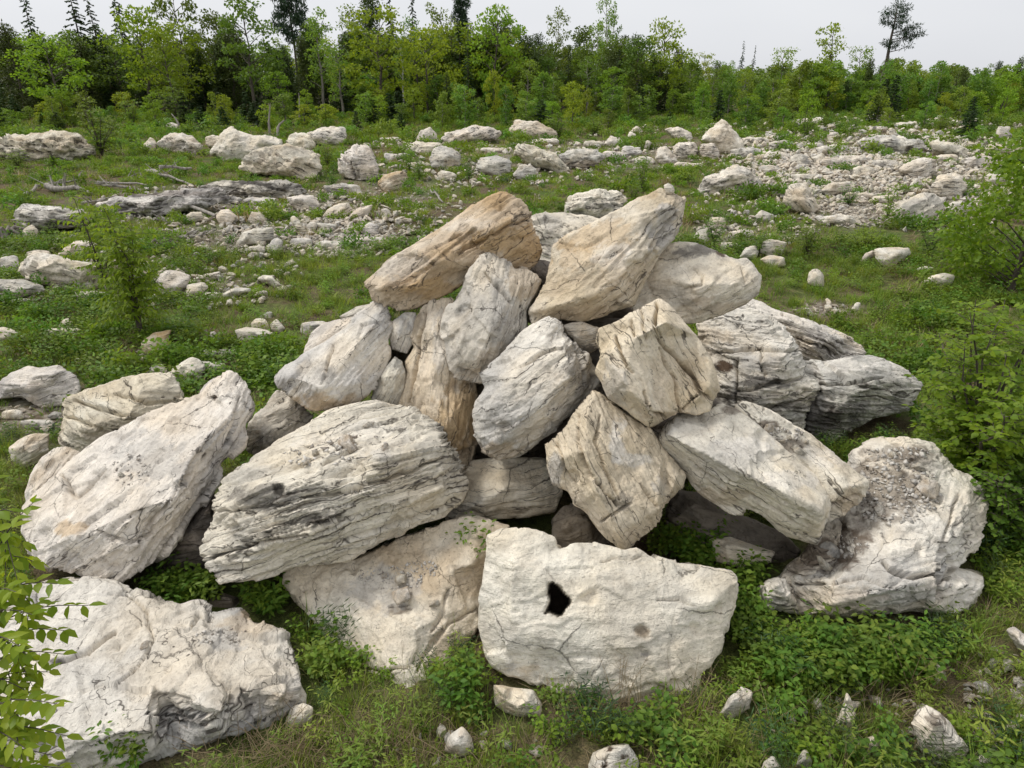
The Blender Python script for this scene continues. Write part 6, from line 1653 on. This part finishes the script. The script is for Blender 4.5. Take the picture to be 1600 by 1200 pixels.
NEAR = [tuft(1, 26, .24, .09, .0032, M_GRASS), tuft(2, 34, .16, .12, .003, M_GRASS, .9), tuft(3, 22, .32, .08, .0035, M_GRASS, .6), tuft(4, 16, .30, .1, .0018, M_DRY, 1.0),
        herb(5, 7, .22, .14, .05, .032, M_HERB), herb(6, 9, .30, .18, .055, .036, M_HERB), herb(7, 8, .18, .15, .038, .026, M_SHRUB), herb(8, 10, .34, .22, .065, .042, M_HERB, 8), feathery(9, M_NEEDLE), herb(10, 8, .25, .16, .06, .014, M_GRASS, 9)]
MID = [tuft(11, 40, .30, .2, .006, M_GRASS, .8), tuft(12, 40, .22, .26, .006, M_GRASS, 1.0), herb(13, 12, .34, .3, .075, .05, M_HERB, 6, 0), herb(14, 14, .30, .3, .065, .045, M_SHRUB, 6, 0), bushlet(15, .32, .4, 160, .065, .042, M_HERB), bushlet(16, .3, .3, 140, .06, .036, M_SHRUB), tuft(17, 24, .32, .2, .004, M_DRY, 1.0), bushlet(18, .28, .34, 120, .05, .035, M_DARKLEAF)]
FAR = [tuft(21, 50, .42, .5, .014, M_GRASS, .9), tuft(22, 44, .32, .55, .014, M_GRASS, 1.1), bushlet(23, .6, .55, 150, .15, .09, M_HERB), bushlet(24, .55, .45, 130, .14, .08, M_SHRUB), bushlet(25, .5, .7, 140, .14, .09, M_POPLAR), tuft(26, 34, .45, .45, .01, M_DRY, 1.0), bushlet(27, .5, .5, 120, .13, .08, M_DARKLEAF)]
NEAR, MID, FAR = ([shape(f"plant_shape", m) for m in s] for s in (NEAR, MID, FAR))

# which ground is taken up by rock
def rock_cover(cell, ymax, lift):
    occ = {}
    for o, _, Y in ALL_ROCKS:
        me = o.data; n = len(me.vertices); co = np.empty(n * 3, np.float32); me.vertices.foreach_get("co", co)
        V = co.reshape(-1, 3) + np.array(o.location)
        if V[:, 1].min() > ymax: continue
        V = V[V[:, 2] > hgt(V[:, 0], V[:, 1]) + lift]
        for k in np.unique(np.floor(V[:, :2] / cell).astype(int), axis=0): occ[tuple(k)] = 1
    return occ
OCC1, OCC2 = rock_cover(.11, 24, .10), rock_cover(.3, 200, .15)
def free(P):
    r = np.ones(len(P), bool)
    for i, (x, y) in enumerate(P[:, :2]):
        c, occ = (.11, OCC1) if y < 22 else (.3, OCC2)
        if (int(math.floor(x / c)), int(math.floor(y / c))) in occ: r[i] = False
    return r

BARE = [(1300, 268, 110, 24, .85), (1340, 325, 60, 22, .8), (535, 372, 62, 22, .75), (330, 372, 60, 20, .6), (60, 650, 60, 30, .5), (1290, 484, 44, 9, .9), (260, 300, 120, 8, .7), (1490, 262, 60, 26, .6), (1200, 232, 80, 8, .6), (640, 1180, 70, 22, .2), (480, 1170, 60, 26, .25), (100, 690, 50, 30, .4), (330, 1178, 150, 26, .9), (150, 1215, 140, 30, .9), (600, 1110, 60, 26, .7), (900, 1120, 130, 14, .6), (1250, 975, 90, 20, .8), (1400, 975, 90, 16, .7)]
LEAFY = [(1300, 1010, 170, 70), (1100, 835, 90, 70), (290, 915, 70, 30), (1400, 1000, 120, 60), (200, 570, 200, 60), (120, 470, 160, 40), (420, 570, 90, 50), (1150, 960, 60, 80), (930, 1120, 120, 30), (1230, 900, 80, 40), (1570, 830, 60, 120)]
LAWN = [(1250, 450, 150, 60), (470, 430, 140, 40), (680, 340, 90, 40), (440, 480, 120, 30)]
def inside(pxy, L):
    m = np.zeros(len(pxy))
    for e in L:
        v = ((pxy[:, 0] - e[0]) / e[2]) ** 2 + ((pxy[:, 1] - e[1]) / e[3]) ** 2
        m = np.maximum(m, smooth(1.2, .7, v) * (e[4] if len(e) > 4 else 1))
    return m

def cover(name, label, shapes, y0, y1, dens, rng, kinds, smin, smax):
    w0, w1 = y0 * .86 + 2.2, y1 * .86 + 2.2
    n = int(dens * (w0 + w1) * (y1 - y0))
    u = rng.random(n)
    y = np.sqrt(y0 ** 2 + u * (y1 ** 2 - y0 ** 2)) if y0 > 3 else y0 + (y1 - y0) * u ** .7
    x = (rng.random(n) * 2 - 1) * (y * .86 + 2.2)
    P = np.stack([x, y, hgt(x, y) - .015], 1)
    pxy, _ = to_px(P)
    patch = fbm(P * np.array([.45, .45, 0]) + 5, 3, 77); patch2 = fbm(P * np.array([1.3, 1.3, 0]) + 9, 3, 78)
    keep = (rng.random(n) < 1 - np.maximum(inside(pxy, BARE), .62 * inside(pxy, GRAVEL))) & (rng.random(n) < (smooth(-.62, -.2, patch2 + .4 * patch) if y0 < 5 else smooth(-.42, .02, patch2 + .4 * patch)) + inside(pxy, LEAFY)) & free(P)
    P, pxy, patch, patch2 = P[keep], pxy[keep], patch[keep], patch2[keep]
    n = len(P)
    lush = np.clip(smooth(-.1, .25, patch) + inside(pxy, LEAFY) - inside(pxy, LAWN), 0, 1)
    grass_k, herb_k, dry_k = kinds
    pick = np.where(rng.random(n) < lush * .78 + .1, np.array(herb_k)[rng.integers(0, len(herb_k), n)], np.array(grass_k)[rng.integers(0, len(grass_k), n)])
    pick = np.where((rng.random(n) < .10 + .12 * (patch2 < -.1)) & (inside(pxy, LAWN) < .3), dry_k, pick)
    s = rng.uniform(smin, smax, n) * (1 + .35 * lush)
    R = np.stack([rng.normal(size=n) * .12, rng.normal(size=n) * .12, rng.random(n) * 6.28], 1)
    S = np.stack([s * rng.uniform(.85, 1.2, n), s * rng.uniform(.85, 1.2, n), s * rng.uniform(.7, 1.15, n)], 1)
    return scatter(name, label, "ground cover", shapes, P, R, S, pick)

cover("undergrowth", "grass, herbs and brambles growing around the foot of the heap", NEAR, 2.2, 9.5, 120, np.random.default_rng(31), ((0, 0, 1, 1, 2, 2, 9), (4, 4, 5, 6, 6, 8, 0, 9, 2), 3), .5, 1.05)
cover("undergrowth", "grass and low herbs on the open ground behind the heap", MID, 9.5, 22, 18, np.random.default_rng(32), ((0, 0, 1, 1, 0, 1, 3), (2, 2, 3, 4, 5, 7), 6), .65, 1.1)
cover("undergrowth", "rough grass and low brush of the middle clearing", FAR, 22, 44, 3.6, np.random.default_rng(33), ((0, 0, 1, 1, 1, 3), (2, 3, 3, 4, 6, 5), 5), .38, .82)
cover("undergrowth", "rough brush of the far clearing up to the wood's edge", FAR, 44, 84, 1.25, np.random.default_rng(34), ((0, 1, 1, 3), (2, 3, 4, 4, 6), 5), .6, 1.25)

# bramble leaves crowding particular hollows of the heap
def brambles():
    rng = np.random.default_rng(40)
    P, S, K = [], [], []
    for cx, cy, rx, ry, n, z in ((290, 915, 50, 16, 26, .0), (420, 935, 26, 12, 12, .0), (722, 1062, 10, 30, 9, .0), (1075, 840, 56, 30, 50, .05), (1250, 1030, 80, 34, 50, .0), (1380, 1020, 80, 34, 50, .0), (1165, 900, 18, 14, 8, .0), (205, 1172, 22, 20, 8, .0), (1090, 880, 30, 16, 14, 0), (742, 890, 10, 16, 7, .3), (1570, 800, 50, 50, 40, 0), (1165, 960, 20, 40, 16, 0)):
        for _ in range(n):
            a, r = rng.random() * 6.28, rng.random() ** .5
            px, py = cx + rx * r * math.cos(a), cy + ry * r * math.sin(a)
            Y = ground_Y(px, py + 20); p = at(px, py + 20, Y)
            P.append((p.x, p.y, h1(p.x, p.y) + z + .12 * rng.random())); S.append([rng.uniform(.7, 1.2)] * 3); K.append(rng.integers(0, 3))
    n = len(P)
    R = np.stack([rng.normal(size=n) * .15, rng.normal(size=n) * .15, rng.random(n) * 6.28], 1)
    sh = [shape("bramble_shape", herb(51, 8, .30, .2, .062, .042, M_HERB, 8)), shape("bramble_shape", herb(52, 7, .26, .2, .045, .028, M_SHRUB, 8)), shape("bramble_shape", herb(53, 6, .34, .16, .075, .03, M_HERB, 9))]
    scatter("brambles", "leafy brambles crowding the hollows between the front boulders", "ground cover", sh, P, R, S, K)
brambles()

# dry sticks and dead stems in the foreground litter
def litter():
    rng = np.random.default_rng(41); b = Buf()
    for cx, cy, rx, ry, n in ((480, 1170, 90, 30, 170), (640, 1170, 120, 30, 150), (1250, 1100, 180, 70, 190), (1000, 1130, 120, 40, 140), (1480, 1080, 110, 80, 150), (380, 1180, 120, 20, 90), (200, 640, 120, 60, 30), (130, 700, 60, 60, 30)):
        for _ in range(n):
            px, py = cx + rx * rng.normal() * .6, cy + ry * rng.normal() * .6
            Y = ground_Y(px, min(py, 1215)); p = at(px, min(py, 1215), Y); z = h1(p.x, p.y)
            a = rng.random() * 6.28; ln = rng.uniform(.12, .4); tilt = rng.uniform(0, .5) if rng.random() < .7 else rng.uniform(.8, 1.6)
            d = np.array([math.cos(a), math.sin(a), tilt]); d /= np.linalg.norm(d)
            q = np.array([p.x, p.y, z + .02]); m = q + d * ln * .5 + rng.normal(size=3) * .015
            tube(b, [tuple(q), tuple(m), tuple(q + d * ln)], [.0032, .0026, .001], 3)
    o = link(bpy.data.objects.new("litter", b.mesh("litter", M_DRY)))
    tag(o, "dry stems and twigs lying in the foreground grass", "litter", kind="stuff")
litter()

# dead dry weeds standing in front of the holed block, one plant each
def dry_weed(px, py, H, n, lab, seed):
    rng = np.random.default_rng(seed); b = Buf(); Y = ground_Y(px, py); p = at(px, py, Y)
    for k in range(n):
        a = rng.random() * 6.28; s = rng.uniform(.05, .3)
        P = [np.array([math.cos(a) * s * t ** 1.3, math.sin(a) * s * t ** 1.3, H * t * rng.uniform(.9, 1.05)]) for t in (0, .35, .7, 1)]
        tube(b, [tuple(q) for q in P], [.0035, .003, .002, .0012], 4)
        for j in range(4):
            c = P[2] + (P[3] - P[2]) * rng.random(); e = c + np.array([rng.normal() * .05, rng.normal() * .05, .07])
            tube(b, [tuple(c), tuple(e)], [.0016, .0008], 3)
    o = link(bpy.data.objects.new("dry_weed", b.mesh("dry_weed", M_DRY))); o.location = (p.x, Y, h1(p.x, Y) - .01)
    tag(o, lab, "dead plant", "dry weeds in the foreground")
dry_weed(965, 1125, .62, 9, "tall dry weed standing before the holed block's right half", 1)
dry_weed(1000, 1120, .5, 6, "second dry weed close right of the tall one", 2)
dry_weed(640, 1120, .5, 3, "bare twiggy stem in front of the grey-topped boulder", 3)
dry_weed(1075, 1115, .55, 5, "thin dry weed at the holed block's lower right corner", 4)
dry_weed(1420, 1075, .5, 4, "dry stalk in the herbs below the gravel-heaped boulder", 5)

def small_rubble():
    sh = [shape("stone_shape", m) for m in STONE_MESHES]
    P, R, S, K = (np.array([t[i] for t in SMALL_STONES]) for i in range(4))
    rng = np.random.default_rng(44)
    ex, er, es, ek = [], [], [], []
    for cx, cy, rx, ry, n, s0, s1 in ((520, 355, 170, 50, 620, 4, 17), (300, 430, 170, 56, 320, 5, 20), (1380, 260, 260, 75, 1500, 4, 17), (1180, 330, 110, 60, 320, 4, 16), (760, 250, 230, 40, 460, 4, 14), (130, 425, 170, 50, 260, 5, 22), (330, 330, 190, 40, 360, 4, 16), (1350, 205, 260, 24, 320, 4, 12), (1400, 1110, 180, 80, 70, 5, 18), (1300, 268, 160, 36, 1500, 2, 13), (1340, 325, 90, 32, 600, 2, 9), (535, 372, 84, 30, 800, 2, 13), (1470, 310, 110, 60, 700, 2, 13), (420, 372, 90, 26, 260, 2, 11), (640, 250, 120, 26, 160, 2, 9), (470, 330, 90, 24, 160, 2, 9), (60, 420, 80, 50, 100, 3, 13), (1250, 330, 60, 40, 120, 2, 9), (1480, 235, 110, 30, 260, 2, 9), (620, 320, 90, 50, 160, 2, 8), (1180, 250, 100, 24, 200, 2, 8), (130, 440, 130, 34, 240, 3, 13), (310, 450, 90, 26, 160, 3, 11), (420, 312, 110, 24, 280, 2, 9), (560, 300, 120, 40, 160, 2, 7), (200, 335, 120, 20, 100, 2, 7), (880, 255, 200, 36, 220, 2, 7), (1350, 230, 240, 24, 560, 2, 9), (400, 400, 120, 20, 120, 2, 7), (330, 545, 70, 30, 40, 4, 12), (330, 370, 70, 20, 160, 2, 5), (420, 376, 70, 22, 120, 2, 5), (1490, 262, 80, 40, 160, 2, 6), (60, 650, 70, 40, 50, 4, 10), (1290, 485, 44, 9, 30, 4, 9), (290, 452, 60, 20, 60, 3, 8),
                                      (1000, 245, 140, 30, 120, 2, 6), (690, 330, 90, 40, 90, 2, 6), (1560, 1100, 60, 90, 40, 5, 16), (1230, 232, 100, 12, 90, 2, 6), (1480, 200, 110, 20, 70, 2, 7), (1150, 370, 60, 30, 40, 3, 8), (640, 1170, 120, 26, 20, 5, 12)):
        for _ in range(n):
            a, r = rng.random() * 6.28, rng.random() ** .5
            px, py = cx + rx * r * math.cos(a), cy + ry * r * math.sin(a)
            Y = ground_Y(px, min(py, 1215)); p = at(px, min(py, 1215), Y); s = rng.uniform(s0, s1) * depth_at(px, py, Y) / FPX
            ex.append((p.x, p.y, h1(p.x, p.y) + .16 * s)); er.append((rng.normal() * .3, rng.normal() * .3, rng.uniform(-3, 3))); es.append(s * rng.uniform(.6, 1.4, 3)); ek.append(rng.integers(0, 9))
    scatter("rubble", "fine broken stone filling the rubble patches of the clearing", "rubble", sh, np.concatenate([P, ex]), np.concatenate([R, er]), np.concatenate([S, es]), np.concatenate([K, ek]))
small_rubble()

# the wood going on behind the front trees: a mass nobody could count
def far_wood():
    rng = np.random.default_rng(50)
    sh, refs = [], []
    for k, v in (('m', 0), ('d', 0), ('d', 1), ('c', 0), ('s', 0), ('p', 0), ('y', 0), ('y', 1), ('Y', 0), ('p', 1)):
        a, b = KIND[k][v]
        # trunk and crown as one shape
        bm = bmesh.new(); bm.from_mesh(a); na = len(bm.faces); bm.from_mesh(b); bm.faces.ensure_lookup_table()
        for f in bm.faces[na:]: f.material_index = 1
        me = bpy.data.meshes.new("tree_shape"); bm.to_mesh(me); bm.free(); me.materials.append(a.materials[0]); me.materials.append(b.materials[0])
        sh.append(shape("tree_shape", me)); refs.append(REFH[k])
    P, R, S, K = [], [], [], []
    for _ in range(1500):
        Y = 84 + 300 * rng.random() ** 1.7
        px = rng.uniform(-220, 1820); d = ray(px, 150); X = d.x * Y / d.y
        tall = px < 1075
        if tall and (Y > 190 or rng.random() < .1): continue
        if tall:
            k = rng.choice([0, 1, 2, 3, 3, 4, 4, 5]); H = rng.uniform(6, 9.6) if px < 800 else rng.uniform(5.5, 8.6)
            if 1000 < px: H = rng.uniform(4.5, 7)
            if Y > 130: H *= 1.1
        else:
            if rng.random() < .2: continue
            k = rng.choice([6, 6, 7, 8, 9, 5, 3]); H = rng.uniform(3.2, 6.4) * (1 + .0008 * (Y - 84))
        s = H / refs[k]; w = s * rng.uniform(.9, 1.3)
        P.append((X, Y, h1(X, Y) - .05)); R.append((0, 0, rng.random() * 6.28)); S.append((w, w, s)); K.append(k)
    scatter("wood", "dense mixed wood and regrowth stretching back behind the front trees", "wood", sh, P, R, S, K)
far_wood()

# labels that still coincide: tell the things apart by their place in the row
def single_out():
    bpy.context.view_layer.update()
    by = {}
    for o in SC.objects:
        if o.parent is None and o.get("label") and o.get("kind") is None: by.setdefault(o["label"], []).append(o)
    nth = ("leftmost", "second from left", "third from left", "fourth from left", "fifth from left", "sixth from left")
    num = {2: "two", 3: "three", 4: "four", 5: "five", 6: "six"}
    for lab, os_ in by.items():
        n = len(os_)
        if not 2 <= n <= 6: continue
        P = np.array([tuple(o.location) for o in os_]); x = to_px(P)[0][:, 0]
        for k, i in enumerate(np.argsort(x)):
            w = lab.replace(",", "").split()
            tail = (("left" if k == 0 else "right") + " of two" if n == 2 else ("rightmost" if k == n - 1 else nth[k]) + " of " + num[n]).split()
            os_[i]["label"] = " ".join(w[:16 - len(tail)]) + ", " + " ".join(tail)
single_out()
